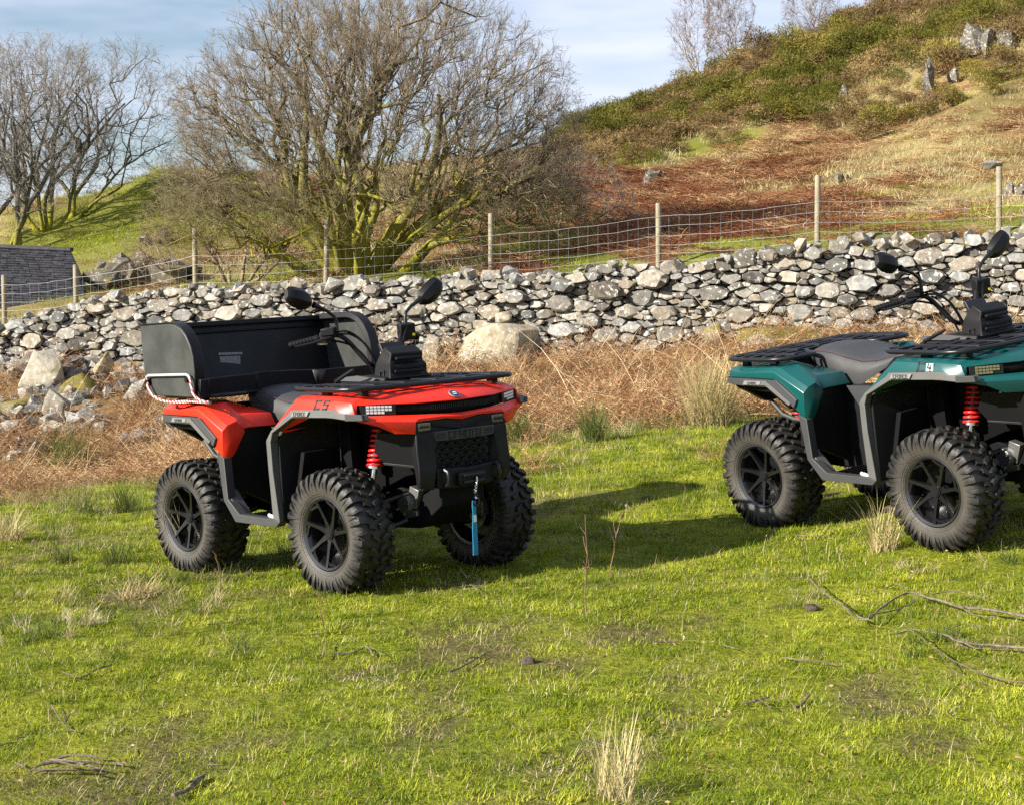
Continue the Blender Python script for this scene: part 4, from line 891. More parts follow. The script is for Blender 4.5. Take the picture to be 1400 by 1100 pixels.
    for z, w in ((1.070, .115), (1.135, .098)): t.box((.668, 0, z), (.02, w*1.7, .016))
    t.box((.660, 0, 1.09), (.02, .15, .02)); part('pod_rib', t, m_blk, pod, 30, .004)
    for s in (-1, 1):
        t = MB()
        for b in ((.585, 1.062, .006, .030), (.605, 1.075, .034, .006), (.618, 1.062, .006, .030)): t.box((b[0], s*.121, b[1]), (b[2], .010, b[3]))
        part('pod_mark', t, m_print, pod, None)
    t = MB(); t.box((.545, 0, 1.175), (.02, .15, .085), (0, -.5, 0)); part('instrument_panel', t, m_print, pod, 30, .004)
    hb = MB()
    half = [(.460, 0, 1.095), (.459, -.080, 1.108), (.435, -.115, 1.150), (.412, -.150, 1.205), (.398, -.185, 1.245), (.385, -.225, 1.266), (.345, -.275, 1.262), (.242, -.414, 1.227)]
    full = half[::-1]+[mirror_pt(p) for p in half[1:]]
    P = [Vector(p) for p in full]; sm_ = []
    for i in range(len(P)-1):
        p0, p1, p2, p3 = P[max(i-1, 0)], P[i], P[i+1], P[min(i+2, len(P)-1)]
        for q in (0, .33, .66):
            sm_.append(.5*((2*p1)+(p2-p0)*q+(2*p0-5*p1+4*p2-p3)*q*q+(3*p1-p0-3*p2+p3)*q**3))
    sm_.append(P[-1]); hb.tube(sm_, .0125, 10); hbo = part('handlebar', hb, m_blks, root, 50)
    for s in (-1, 1):
        q = lambda x, y, z: (x, s*abs(y), z)
        g = MB(); g.tube([q(.325, -.302, 1.2545), q(.318, -.311, 1.2525), q(.315, -.315, 1.2515), q(.240, -.417, 1.2265), q(.236, -.422, 1.225)], [.021, .021, .018, .018, .014], 12)
        for i in range(7): g.tube([q(.306-.010*i, -.327-.0135*i, 1.2485-.0034*i), q(.304-.010*i, -.330-.0135*i, 1.2478-.0034*i)], .0195, 12)
        part('grip', g, m_blkd, hbo, 40)
        g = MB(); g.box(q(.345, -.272, 1.258), (.050, .050, .052), (0, 0, s*.93)); g.box(q(.362, -.262, 1.286), (.060, .070, .038), (.05, .05, s*.9)); g.box(q(.372, -.240, 1.30), (.04, .03, .02), (0, 0, s*.9)); part('switch_block', g, m_blk, hbo, 30, .005)
        g = MB(); g.tube([q(.385, -.255, 1.262), q(.372, -.300, 1.250), q(.345, -.360, 1.234), q(.305, -.420, 1.222), q(.298, -.432, 1.222)], [.009, .008, .006, .006, .008], 8); part('brake_lever', g, m_blks, hbo, 40)
        g = MB(); g.box(q(.335, -.285, 1.228), (.02, .05, .015), (0, 0, s*.9)); part('thumb_lever', g, m_alloy if s < 0 else m_blks, hbo, 30, .003)
        ms = MB(); ms.tube([q(.384, -.226, 1.268), q(.384, -.226, 1.335), q(.382, -.236, 1.362), q(.378, -.275, 1.392), q(.374, -.318, 1.412), q(.370, -.352, 1.428)], [.012, .009, .009, .009, .011, .018], 10); mo = part('mirror', ms, m_blks, root, 50)
        mh = MB(); cx = Vector(q(.360, -.432, 1.462)); ax = (Vector((.12, s*.955, .27)) if s < 0 else Vector((.05, .78, .58))).normalized(); fw = Vector((.97, -s*.16, .12)); fw = (fw-ax*fw.dot(ax)).normalized(); uz = ax.cross(fw)*(1 if s > 0 else -1); uz = uz if uz.z > 0 else -uz
        sec = [(-.088, .012, .012, .010), (-.070, .034, .030, .030), (-.040, .050, .047, .046), (.000, .054, .052, .052), (.040, .052, .050, .046), (.068, .044, .038, .034), (.080, .030, .024, .022)]
        rings = []
        for a, ht, hb2, dp in [(p*1.06, b_*1.04, c_*1.04, e_*1.0) for p, b_, c_, e_ in sec]:
            o_ = cx+ax*a-fw*.012
            rings.append([o_+uz*ht*.75-fw*.004, o_+uz*ht+fw*.010, o_+uz*ht*.55+fw*dp*.85, o_-uz*hb2*.3+fw*dp, o_-uz*hb2*.75+fw*dp*.6, o_-uz*hb2+fw*.008, o_-uz*hb2*.75-fw*.004])
        mh.loft(rings); part('mirror_housing', mh, m_blk, mo, 28, .005)
        mg = MB(); mg.loft([[cx+ax*a+uz*b-fw*.017 for a, b in ((-.07, -.02), (-.03, -.036), (.05, -.034), (.068, -.01), (.066, .022), (.03, .036), (-.05, .032), (-.072, .01))], [cx+ax*a+uz*b-fw*.021 for a, b in ((-.07, -.02), (-.03, -.036), (.05, -.034), (.068, -.01), (.066, .022), (.03, .036), (-.05, .032), (-.072, .01))]]); part('mirror_glass', mg, m_chrome, mo, None)
    g = MB(); g.box((.40, .215, 1.262), (.06, .085, .085), (.05, .1, -.35)); lb2 = part('brake_reservoir', g, m_blk, hbo, 30, .006)
    g = MB(); g.disc((.432, .240, 1.262), (1, -.3, 0), .010, .003, 10); g.disc((.436, .236, 1.244), (1, -.3, 0), .008, .003, 10); part('warning_mark', g, m_yel, lb2, None)
    cb = MB()
    def cable(pts, r=.005):
        P = [Vector(p) for p in pts]; o_ = []
        for i in range(len(P)-1):
            p0, p1, p2, p3 = P[max(i-1, 0)], P[i], P[i+1], P[min(i+2, len(P)-1)]
            for q_ in (0, .25, .5, .75): o_.append(.5*((2*p1)+(p2-p0)*q_+(2*p0-5*p1+4*p2-p3)*q_*q_+(3*p1-p0-3*p2+p3)*q_**3))
        o_.append(P[-1]); cb.tube(o_, r, 6)
    cable([(.375, -.25, 1.275), (.43, -.20, 1.285), (.47, -.14, 1.235), (.50, -.10, 1.15), (.52, -.08, 1.06)])
    cable([(.375, -.245, 1.265), (.44, -.19, 1.270), (.485, -.13, 1.215), (.51, -.09, 1.13), (.52, -.06, 1.06)], .006)
    cable([(.36, -.26, 1.245), (.41, -.17, 1.215), (.45, -.11, 1.15), (.48, -.08, 1.06)], .006)
    cable([(.375, .25, 1.275), (.43, .20, 1.285), (.47, .14, 1.235), (.50, .10, 1.15), (.52, .08, 1.06)])
    cable([(.36, .26, 1.245), (.41, .17, 1.215), (.45, .11, 1.15), (.48, .08, 1.06)], .006)
    part('cable', cb, m_blkd, hbo, 60)
    g = MB(); g.tube([(.40, -.275, 1.00), (.42, -.275, 1.036), (.545, -.275, 1.085), (.565, -.275, 1.094)], [.008, .011, .009, .006], 10); part('shift_lever', g, m_blks, root, 50)
    # ---------------- number on the cowl flank
    for s in (-1, 1):
        place_text('cowl_lettering', 'C', .042, m_print, root, (.640 if s < 0 else .705, s*.5610, .943), (-s, .0, 0), (0, -s*.55, 1), 1.25, .28)
        if number == '5':
            place_text('cowl_number', '5', .042, m_print, root, (.705 if s < 0 else .640, s*.5610, .943), (-s, .0, 0), (0, -s*.55, 1), 1.25, .20)
        else:
            t = MB(); x0 = .700 if s < 0 else .64
            t.slab([(x0-.022, s*.558, .962), (x0+.022, s*.558, .962), (x0+.022, s*.5665, .924), (x0-.022, s*.5665, .924)], (0, s*.003, 0)); pl = part('number_plate', t, m_white, root, None)
            place_text('cowl_number', '4', .032, m_print, pl, (x0, s*.5660, .943), (-s, .0, 0), (0, -s*.22, 1), 1.1, .20)
    # ---------------- suspension
    for s in (-1, 1):
        for fx, up, lo_ in ((1, Vector((.665, s*.185, .870)), Vector((.640, s*.262, .500))), (-1, Vector((-.60, s*.17, .82)), Vector((-.64, s*.27, .46)))):
            ax = (lo_-up); u = ax.normalized().orthogonal().normalized(); w = ax.normalized().cross(u)
            t = MB(); t.tube([up+ax*.66, lo_], .014, 12); t.tube([lo_-Vector((.03, 0, 0)), lo_+Vector((.03, 0, 0))], .018, 10); t.disc(up+ax*.70, ax, .042, .012, 16); sh = part('shock_absorber', t, m_chrome, root, 40); t = MB(); t.tube([up, up+ax*.70], .026, 12); part('damper_body', t, m_blks, sh, 40)
            t = MB(); pts = []
            for i in range(10*14+1):
                k = i/14; a_ = k*2*math.pi; pts.append(up+ax*(.02+.68*(i/140)**.93)+(u*math.cos(a_)+w*math.sin(a_))*.037)
            t.tube(pts, .0082, 7); part('spring', t, m_spring, sh, 60)
            x = fx*.64
            t = MB()
            for dx in (-.11, .13): t.tube([(x+dx, s*.13, .47), (x, s*.36, .40)], .014, 8); t.tube([(x+dx, s*.13, .34), (x, s*.38, .25)], .016, 8)
            part('suspension_arm', t, m_blks, root, 40)
            t = MB(); cv = [(.15, .046), (.17, .052), (.18, .044), (.195, .050), (.205, .041), (.22, .045), (.23, .035), (.245, .038), (.255, .028), (.29, .013), (.36, .013), (.40, .03)]
            t.tube([(x+.02, s*y, .395-(y-.15)*.33) for y, r in cv], [r for y, r in cv], 12); part('drive_boot', t, m_blkd, root, 30)
            t = MB(); t.disc((x, s*.372, .312), (0, s, 0), .06, .05, 16, .05); t.disc((x, s*.395, .312), (0, s, 0), .105, .006, 28); t.box((x, s*.385, .33), (.05, .05, .20)); t.box((x+.085, s*.392, .335), (.05, .05, .09)); part('knuckle', t, m_alloy, root, 30, .003)
    # ---------------- wheels
    for fx, w in ((.64, .215), (-.64, .245)):
        for s in (-1, 1):
            o = link('wheel', RIM[w], m_rim, root); yc = .578-w/2
            o.location = (fx, s*yc, .312); st_ = 0
            o.rotation_euler = (0, (.5 if fx > 0 else 1.3)+s*.4, 0 if s < 0 else math.pi)
            ty = link('tyre', TYRE[w], m_tyre, o); hc = link('hub_cap', HUB[w], m_blks, o)
            lip = MB(); h = w/2; lip.lathe([(.1765, -.905*h), (.1705, -.85*h), (.166, -.80*h)], sides=48); part('rim_lip', lip, m_rimlip, o, 40)
    return root

red_quad = make_quad('quad_bike', m_red, m_led, '5'); red_quad.matrix_world = POSE_RED
tag(red_quad, 'red quad bike with a black cargo box on its rear rack and blue winch strap', 'quad bike', 'quad bikes parked on the grass')
teal_quad = make_quad('quad_bike', m_teal, m_ledd, '4'); teal_quad.matrix_world = POSE_TEAL
tag(teal_quad, 'teal green quad bike with empty rear rack and grey seat in front of the wall', 'quad bike', 'quad bikes parked on the grass')

# ------------------------------------------------------------------ cargo box on the red quad
m_box = mat('moulded black plastic', (.0085, .0085, .010), .42, spec=.3, vary=.5, vscale=6, bump=.10, bscale=300)
m_boxs = mat('scuffed black plastic', (.026, .028, .026), .46, col2=(.050, .052, .048), vscale=5, bump=.12, bscale=220)
m_rope = bpy.data.materials.new('braided cord'); m_rope.use_nodes = True
_t = m_rope.node_tree; _b = _t.nodes['Principled BSDF']; _b.inputs['Roughness'].default_value = .7
_co = N(_t, 'ShaderNodeTexCoord'); _wv = N(_t, 'ShaderNodeTexWave'); _wv.inputs['Scale'].default_value = 26; _wv.inputs['Distortion'].default_value = 3.0; _wv.bands_direction = 'DIAGONAL'
_rp = N(_t, 'ShaderNodeValToRGB'); _rp.color_ramp.interpolation = 'CONSTANT'; _rp.color_ramp.elements[0].color = (.42, .03, .05, 1); _rp.color_ramp.elements[1].position = .45; _rp.color_ramp.elements[1].color = (.62, .58, .56, 1)
_t.links.new(_co.outputs['Object'], _wv.inputs['Vector']); _t.links.new(_wv.outputs['Fac'], _rp.inputs[0]); _t.links.new(_rp.outputs[0], _b.inputs['Base Color'])
m_cordw = mat('white cord', (.50, .50, .48), .6, vary=.2, vscale=60)
m_stick = mat('printed sticker', (.30, .29, .28), .5, col2=(.12, .12, .12), vscale=120)
box = empty('cargo_box'); box.matrix_world = POSE_RED
tag(box, 'open black plastic cargo box with curved ends tied on the red quad bike', 'cargo box')
prof = [(-.372, .975), (-.358, 1.055), (-.352, 1.11), (-.358, 1.19), (-.378, 1.245), (-.415, 1.30), (-.462, 1.34), (-.515, 1.361), (-.57, 1.367), (-.868, 1.362), (-.862, 1.20), (-.852, 1.075), (-.800, .985)]
for s in (-1, 1):
    t = MB(); t.slab([(x, s*.608, z) for x, z in prof], (0, s*.012, 0)); part('end_panel', t, m_boxs, box, 40, .004)
    t = MB(); rim = prof[:10]; rings = []
    for i, (x, z) in enumerate(rim):
        p = Vector((x, z)); a = Vector(rim[max(i-1, 0)]); b = Vector(rim[min(i+1, len(rim)-1)]); tn = (b-a).normalized(); nn = Vector((tn.y, -tn.x))
        if i == 0: nn = Vector((1, 0))
        po, pi = p+nn*.010, p-nn*.024
        rings.append([(po.x, s*.624, po.y), (po.x, s*.560, po.y), (pi.x, s*.552, pi.y), (pi.x, s*.606, pi.y)])
    t.loft(rings); part('end_rim', t, m_box, box, 40, .004)
t = MB(); t.slab([(-.866, -.607, 1.360), (-.866, .607, 1.360), (-.850, .607, 1.075), (-.800, .607, .985), (-.800, -.607, .985), (-.850, -.607, 1.075)], (.014, 0, 0))
part('rear_panel', t, m_box, box, 30, .003)
t = MB(); bar(t, [(-.845, -.605, 1.352), (-.845, .605, 1.352)], .05, .028, (0, 0, 1)); bar(t, [(-.845, -.56, 1.305), (-.845, .56, 1.305)], .022, .012, (0, 0, 1)); part('rear_rim', t, m_box, box, 30, .005)
t = MB(); t.slab([(-.805, -.606, .984), (-.805, .606, .984), (-.40, .606, .972), (-.40, -.606, .972)], (0, 0, .014)); part('box_floor', t, m_box, box, 30)
t = MB()
xs_ = [(-.606, .315), (-.56, .345), (-.50, .405), (-.18, .425), (-.16, .415), (.06, .425), (.14, .40), (.24, .36), (.34, .365), (.46, .35), (.56, .33), (.606, .315)]
zt_ = [1.072, 1.068, 1.068, 1.074, 1.080, 1.074, 1.070, 1.066, 1.066, 1.066, 1.070, 1.072]
t.loft([[(-x, y, z), (-x-.030, y, z-.002), (-x-.048, y, .985), (-x-.014, y, .966)] for (y, x), z in zip(xs_, zt_)]); part('front_lip', t, m_box, box, 25, .006)
t = MB(); t.loft([[(-.378, .16, 1.066), (-.374, .20, 1.060), (-.366, .24, 1.064)], [(-.40, .20, .985), (-.398, .212, .982), (-.392, .225, .985)]], cap=False, closed=False); part('lip_gusset', t, m_boxs, box, 40, solid=.01)
t = MB(); t.slab([(-.834, -.150, 1.165), (-.834, -.012, 1.160), (-.834, -.015, 1.096), (-.834, -.150, 1.100)], (.010, 0, 0)); t.slab([(-.838, -.155, 1.186), (-.838, .004, 1.180), (-.837, .004, 1.167), (-.837, -.155, 1.172)], (.012, 0, 0)); part('sticker', t, m_stick, box, None)
t = MB(); t.tube([(-.800, -.632, 1.060), (-.800, -.640, 1.085), (-.780, -.640, 1.093), (-.60, -.641, 1.095), (-.40, -.640, 1.097), (-.378, -.640, 1.090), (-.368, -.638, 1.075)], .0075, 8); part('cord_handle', t, m_cordw, box, 60)
for pth in ([(-.368, -.638, 1.075), (-.355, -.642, 1.04), (-.335, -.645, 1.00), (-.30, -.635, .965), (-.25, -.60, .945), (-.42, -.54, .942)], [(-.800, -.632, 1.060), (-.785, -.645, 1.035), (-.74, -.65, .99), (-.66, -.64, .958), (-.58, -.60, .945), (-.50, -.56, .944)], [(-.60, -.60, .948), (-.50, -.57, .950), (-.40, -.57, .947), (-.28, -.59, .950)]):
    t = MB(); P = [Vector(p) for p in pth]; o_ = []
    for i in range(len(P)-1):
        p0, p1, p2, p3 = P[max(i-1, 0)], P[i], P[i+1], P[min(i+2, len(P)-1)]
        for q_ in (0, .25, .5, .75): o_.append(.5*((2*p1)+(p2-p0)*q_+(2*p0-5*p1+4*p2-p3)*q_*q_+(3*p1-p0-3*p2+p3)*q_**3))
    o_.append(P[-1]); t.tube(o_, .0075, 8); part('tie_cord', t, m_rope, box, 60)
for x, z in ((-.805, 1.058), (-.405, 1.070)):
    t = MB(); t.disc((x, -.618, z), (0, -1, 0), .020, .024, 12, .016); part('cord_eyelet', t, m_blkd, box, 40, .003)

# ================================================================== bare trees
def norm(v): return v/np.maximum(np.linalg.norm(v, axis=-1, keepdims=True), 1e-9)
def tubes(pts, rad, sides):
    """pts (B,n,3), rad (B,n) -> verts, quads"""
    B, n, _ = pts.shape; T = np.empty_like(pts); T[:, 1:-1] = pts[:, 2:]-pts[:, :-2]; T[:, 0] = pts[:, 1]-pts[:, 0]; T[:, -1] = pts[:, -1]-pts[:, -2]; T = norm(T)
    ref = np.where(np.abs(T[:, :1, 2:3]) > .8, np.array([1., 0, 0]), np.array([0, 0, 1.])); ref = np.broadcast_to(ref, T.shape); U = norm(np.cross(T, ref)); W = np.cross(T, U)
    a = np.arange(sides)*2*np.pi/sides; V = pts[:, :, None]+(U[:, :, None]*np.cos(a)[None, None, :, None]+W[:, :, None]*np.sin(a)[None, None, :, None])*rad[:, :, None, None]
    idx = np.arange(B*n*sides).reshape(B, n, sides); i0 = idx[:, :-1]; i1 = idx[:, 1:]
    Q = np.stack([i0, np.roll(i0, -1, 2), np.roll(i1, -1, 2), i1], -1).reshape(-1, 4); return V.reshape(-1, 3), Q
def np_mesh(name, V, Q, smooth=True):
    me = bpy.data.meshes.new(name); k = Q.shape[1]; me.vertices.add(len(V)); me.vertices.foreach_set('co', V.astype(np.float32).ravel()); me.loops.add(Q.size); me.loops.foreach_set('vertex_index', Q.astype(np.int32).ravel())
    me.polygons.add(len(Q)); me.polygons.foreach_set('loop_start', np.arange(0, Q.size, k, dtype=np.int32)); me.update(calc_edges=True)
    if smooth: me.polygons.foreach_set('use_smooth', np.ones(len(Q), bool))
    return me
def bark(name, wood, wood2, moss=None, mh=2.0):
    m = bpy.data.materials.new(name); m.use_nodes = True; t = m.node_tree; b = t.nodes['Principled BSDF']; b.inputs['Roughness'].default_value = .9; b.inputs['Specular IOR Level'].default_value = .2
    co = N(t, 'ShaderNodeTexCoord'); no = N(t, 'ShaderNodeTexNoise'); no.inputs['Scale'].default_value = 6; no.inputs['Detail'].default_value = 2; t.links.new(co.outputs['Object'], no.inputs['Vector'])
    rp = N(t, 'ShaderNodeValToRGB'); rp.color_ramp.elements[0].position = .35; rp.color_ramp.elements[1].position = .65; rp.color_ramp.elements[0].color = (*wood, 1); rp.color_ramp.elements[1].color = (*wood2, 1); t.links.new(no.outputs['Fac'], rp.inputs[0]); out = rp.outputs[0]
    if moss:
        ge = N(t, 'ShaderNodeNewGeometry'); s = N(t, 'ShaderNodeSeparateXYZ'); t.links.new(ge.outputs['Normal'], s.inputs[0]); sp = N(t, 'ShaderNodeSeparateXYZ'); t.links.new(co.outputs['Object'], sp.inputs[0])
        hz = N(t, 'ShaderNodeMapRange'); hz.inputs[1].default_value = 0; hz.inputs[2].default_value = mh; hz.inputs[3].default_value = 1.0; hz.inputs[4].default_value = -.35; t.links.new(sp.outputs['Z'], hz.inputs[0])
        u = N(t, 'ShaderNodeMath', operation='MULTIPLY_ADD'); t.links.new(s.outputs['Z'], u.inputs[0]); u.inputs[1].default_value = .35; t.links.new(hz.outputs[0], u.inputs[2])
        n2 = N(t, 'ShaderNodeMath', operation='MULTIPLY_ADD'); t.links.new(no.outputs['Fac'], n2.inputs[0]); n2.inputs[1].default_value = 1.6; n2.inputs[2].default_value = -.8; ad = N(t, 'ShaderNodeMath', operation='ADD', use_clamp=True); t.links.new(u.outputs[0], ad.inputs[0]); t.links.new(n2.outputs[0], ad.inputs[1])
        mx_ = N(t, 'ShaderNodeMixRGB'); t.links.new(ad.outputs[0], mx_.inputs[0]); t.links.new(out, mx_.inputs[1]); mx_.inputs[2].default_value = (*moss, 1); out = mx_.outputs[0]
    t.links.new(out, b.inputs['Base Color']); return m
def grow(rng, P, D, L, n, wob, trop, env=None, org=None):
    B = len(P); pts = np.empty((B, n+1, 3)); pts[:, 0] = P; dirs = np.empty((B, n+1, 3)); d = norm(D); dirs[:, 0] = d; p = P.copy(); st = (L/n)[:, None]
    for k in range(n):
        d = norm(d+rng.normal(0, wob, (B, 3))+np.asarray(trop)); step = st
        if env is not None:
            q = (p+d*st-org)/env; rr = np.linalg.norm(q, axis=1, keepdims=True); step = st*np.clip((1.12-rr)/.14, .12, 1)
        p = p+d*step; pts[:, k+1] = p; dirs[:, k+1] = d
    return pts, dirs
def spawn(rng, pts, dirs, rad, L, k, t0, t1, amin, amax, lr, rr):
    B, n, _ = pts.shape; t = rng.uniform(t0, t1, (B, k))*(n-1); i = np.minimum(t.astype(int), n-2); f = (t-i)[..., None]; b = np.arange(B)[:, None]
    P = pts[b, i]*(1-f)+pts[b, i+1]*f; d = dirs[b, i+1]; r = rad[b, i]*(1-f[..., 0])+rad[b, i+1]*f[..., 0]
    a = rng.uniform(amin, amax, (B, k))[..., None]; rv = rng.normal(0, 1, (B, k, 3)); pv = norm(rv-d*(rv*d).sum(-1, keepdims=True)); D = d*np.cos(a)+pv*np.sin(a)
    tt = (t/(n-1)); Lc = L[:, None]*lr*(1.15-.65*tt)*rng.uniform(.7, 1.25, (B, k)); return P.reshape(-1, 3), D.reshape(-1, 3), Lc.ravel(), np.minimum(r*rr, r).ravel()
from mathutils import kdtree
def tree(name, base, label, seed, stems, env, ec, counts, m_trunk, m_branch, m_twig, r0, minr=.004, group=None, zmin=.25, shell=(.45, .5, .55), tip=3, upright=.0, tipl=.22, droop=0.0):
    """stems: (azimuth, tilt, relative length). Limbs, branches and twigs grow to points spread through an
    ellipsoid crown (half axes env, centre ec above the base), each from the nearest older wood a little further in"""
    rng = np.random.default_rng(seed); env = np.array(env, float); ec = np.array(ec, float); root = empty(name, base)
    def targets(n, lo, hi):
        out = np.empty((0, 3))
        while len(out) < n:
            d = norm(rng.normal(0, 1, (n*2, 3))); r = rng.uniform(lo**3, hi**3, (n*2, 1))**(1/3); lump = 1+.16*np.sin(d[:, :1]*5.3+seed)*np.cos(d[:, 1:2]*4.1-seed)+.08*np.sin(d[:, 2:3]*9+d[:, :1]*7+seed*2); p = ec+d*r*env*lump; p = p[p[:, 2] > zmin+.25*rng.random(len(p))]; out = np.concatenate([out, p])
        return out[:n]
    D = np.array([(math.sin(t)*math.cos(a), math.sin(t)*math.sin(a), math.cos(t)) for a, t, l in stems]); q = D/env; c_ = ec/env
    A_ = (q*q).sum(1); B_ = -2*(q*c_).sum(1); C_ = (c_*c_).sum()-1; Lr = (-B_+np.sqrt(np.maximum(B_*B_-4*A_*C_, .01)))/(2*A_); L_ = Lr*np.array([l for a, t, l in stems])*.80
    P = np.array([(math.cos(a)*r0*.9, math.sin(a)*r0*.9, -.2) for a, t, l in stems]); pts, dirs = grow(rng, P, D, L_, 10, .17, (0, 0, .045))
    tr = (np.linspace(1, .22, 11)[None]**.9)*(r0*rng.uniform(.5, 1.0, (len(P), 1))); tr[:, 0] *= 1.35; V, Q = tubes(pts, tr, 8); link('trunk', np_mesh('trunk', V, Q), m_trunk, root)
    NP, ND, NR = [pts[:, 2:].reshape(-1, 3)], [dirs[:, 2:].reshape(-1, 3)], [tr[:, 2:].ravel()]; AV, AQ, off = [], [], 0
    tips = None
    for li, n in enumerate(counts):
        if li == 0: T = targets(n, shell[0], .84)
        else:
            sg = (0, .70, .30)[li]*float(env.mean())/3.4; T = np.concatenate([tips[rng.integers(0, len(tips), n//2)]+rng.normal(0, sg, (n//2, 3)), targets(n, (0, .60, .80)[li], (0, 1.0, 1.04)[li])]); T = T[rng.permutation(len(T))]; q_ = (T-ec)/env; rr = np.linalg.norm(q_, axis=1); T = T[(rr < (0, 1.0, 1.06)[li]+rng.normal(0, .03, len(T))) & (T[:, 2] > zmin+.2*rng.random(len(T))) & (rr > (0, .45, .66)[li])][:n]
        allp, alld, allr = np.concatenate(NP), np.concatenate(ND), np.concatenate(NR)
        kd = kdtree.KDTree(len(allp))
        for i, p in enumerate(allp): kd.insert(p, i)
        kd.balance(); k_in = (.62, .86, .96)[min(li, 2)]; idx = np.array([kd.find(tuple(np.array((p[0]*k_in, p[1]*k_in, p[2]*(k_in-.02)))))[1] for p in T]); S0 = allp[idx]; d0 = alld[idx]; ln = np.linalg.norm(T-S0, axis=1, keepdims=True); out_ = norm(T-S0); pv = norm(np.cross(out_, rng.normal(0, 1, out_.shape))); c1 = S0+(d0*.45+out_*.25+pv*.30)*ln*.55; c2 = T-(out_*.7+np.array([0, 0, upright-.1])-pv*rng.normal(0, .5, (len(T), 1)))*ln*.34
        m = (8, 6, 4)[min(li, 2)]; s = np.linspace(0, 1, m)[None, :, None]; pp = S0[:, None]*(1-s)**3+3*c1[:, None]*s*(1-s)**2+3*c2[:, None]*s*s*(1-s)+T[:, None]*s**3; pp[:, 1:] += rng.normal(0, 1, pp[:, 1:].shape)*ln[:, :, None]*(.05, .06, .07)[li]; pp[:, :, 2] -= droop*ln*np.linspace(0, 1, m)[None]**2
        dd = np.empty_like(pp); dd[:, :-1] = pp[:, 1:]-pp[:, :-1]; dd[:, -1] = dd[:, -2]; dd = norm(dd); rc = np.minimum(allr[idx]*.72, (.036, .0105, .0048)[min(li, 2)]*(r0/.125)**.5*np.clip(ln[:, 0]/(1.2, .6, .35)[min(li, 2)], .5, 1.5)); rad = np.maximum(np.linspace(1, .38, m)[None]*rc[:, None], minr); V, Q = tubes(pp, rad, (6, 4, 3)[min(li, 2)])
        if li == 0: link('limbs', np_mesh('limbs', V, Q), m_branch, root)['kind'] = 'stuff'
        else: AV.append(V); AQ.append(Q+off); off += len(V)
        NP.append(pp[:, 1:].reshape(-1, 3)); ND.append(dd[:, 1:].reshape(-1, 3)); NR.append(rad[:, 1:].ravel()); tips = np.concatenate([pp[:, -1], pp[:, m//2]]); last = (pp, dd, rad)
    if tip:
        pp, dd, rad = last; L2 = np.full(len(pp), tipl); P2, D2, Lc, rc = spawn(rng, pp, dd, rad, L2, tip, .3, 1.0, .35, 1.0, 1.0, .8); q2, _ = grow(rng, P2, D2, Lc, 2, .3, (0, 0, .0)); V, Q = tubes(q2, np.full(q2.shape[:2], minr*.8)*np.array([1, .9, .6]), 3); AV.append(V); AQ.append(Q+off)
    cw = link('crown', np_mesh('crown', np.concatenate(AV), np.concatenate(AQ)), m_twig, root); cw['kind'] = 'stuff'; tag(root, label, 'tree', group); return root
MOSS = (.25, .235, .016)
m_oakt = bark('mossy oak bark', (.10, .085, .06), (.18, .155, .11), MOSS, 4.6); m_oakb = bark('oak limb bark', (.085, .068, .046), (.17, .14, .10), MOSS, 4.6); m_oakw = bark('oak twig bark', (.135, .105, .070), (.30, .245, .17), (.19, .18, .03), 2.0)
m_gt = bark('mossy grey bark', (.07, .060, .048), (.13, .115, .095), MOSS, 1.6); m_gb = bark('grey limb bark', (.07, .060, .048), (.13, .115, .095), MOSS, 1.2); m_gw = bark('grey twig bark', (.15, .13, .112), (.28, .25, .215))
m_bt = bark('birch bark', (.52, .49, .44), (.28, .25, .21)); m_bw = bark('birch twig bark', (.17, .12, .095), (.27, .20, .16))
g = at(492, 384, 26.0); rt = random.Random(3)
stems = [(a, t, l) for a, t, l in ((3.2, 1.25, .95), (0.1, 1.28, .95), (2.9, .95, 1.0), (.3, .98, 1.0), (3.4, .62, 1.05), (-.3, .66, 1.05), (2.2, .36, 1.08), (.9, .34, 1.08), (4.4, .30, 1.05), (1.5, .12, 1.1), (5.3, .45, 1.05), (4.0, .85, 1.0), (5.6, .95, 1.0), (1.7, .75, 1.0), (3.05, 1.42, .9), (-.15, 1.45, .85), (4.7, 1.0, .8))]
tree('oak_tree', Vector((g.x, 28.6, H(g.x, 28.6))), 'broad bare oak with mossy spreading stems behind the wall', 11, stems, (3.72, 2.9, 3.50), (.32, 0, 1.50), (105, 1500, 14500), m_oakt, m_oakb, m_oakw, .145, minr=.0022, zmin=.30, tip=5, tipl=.15)
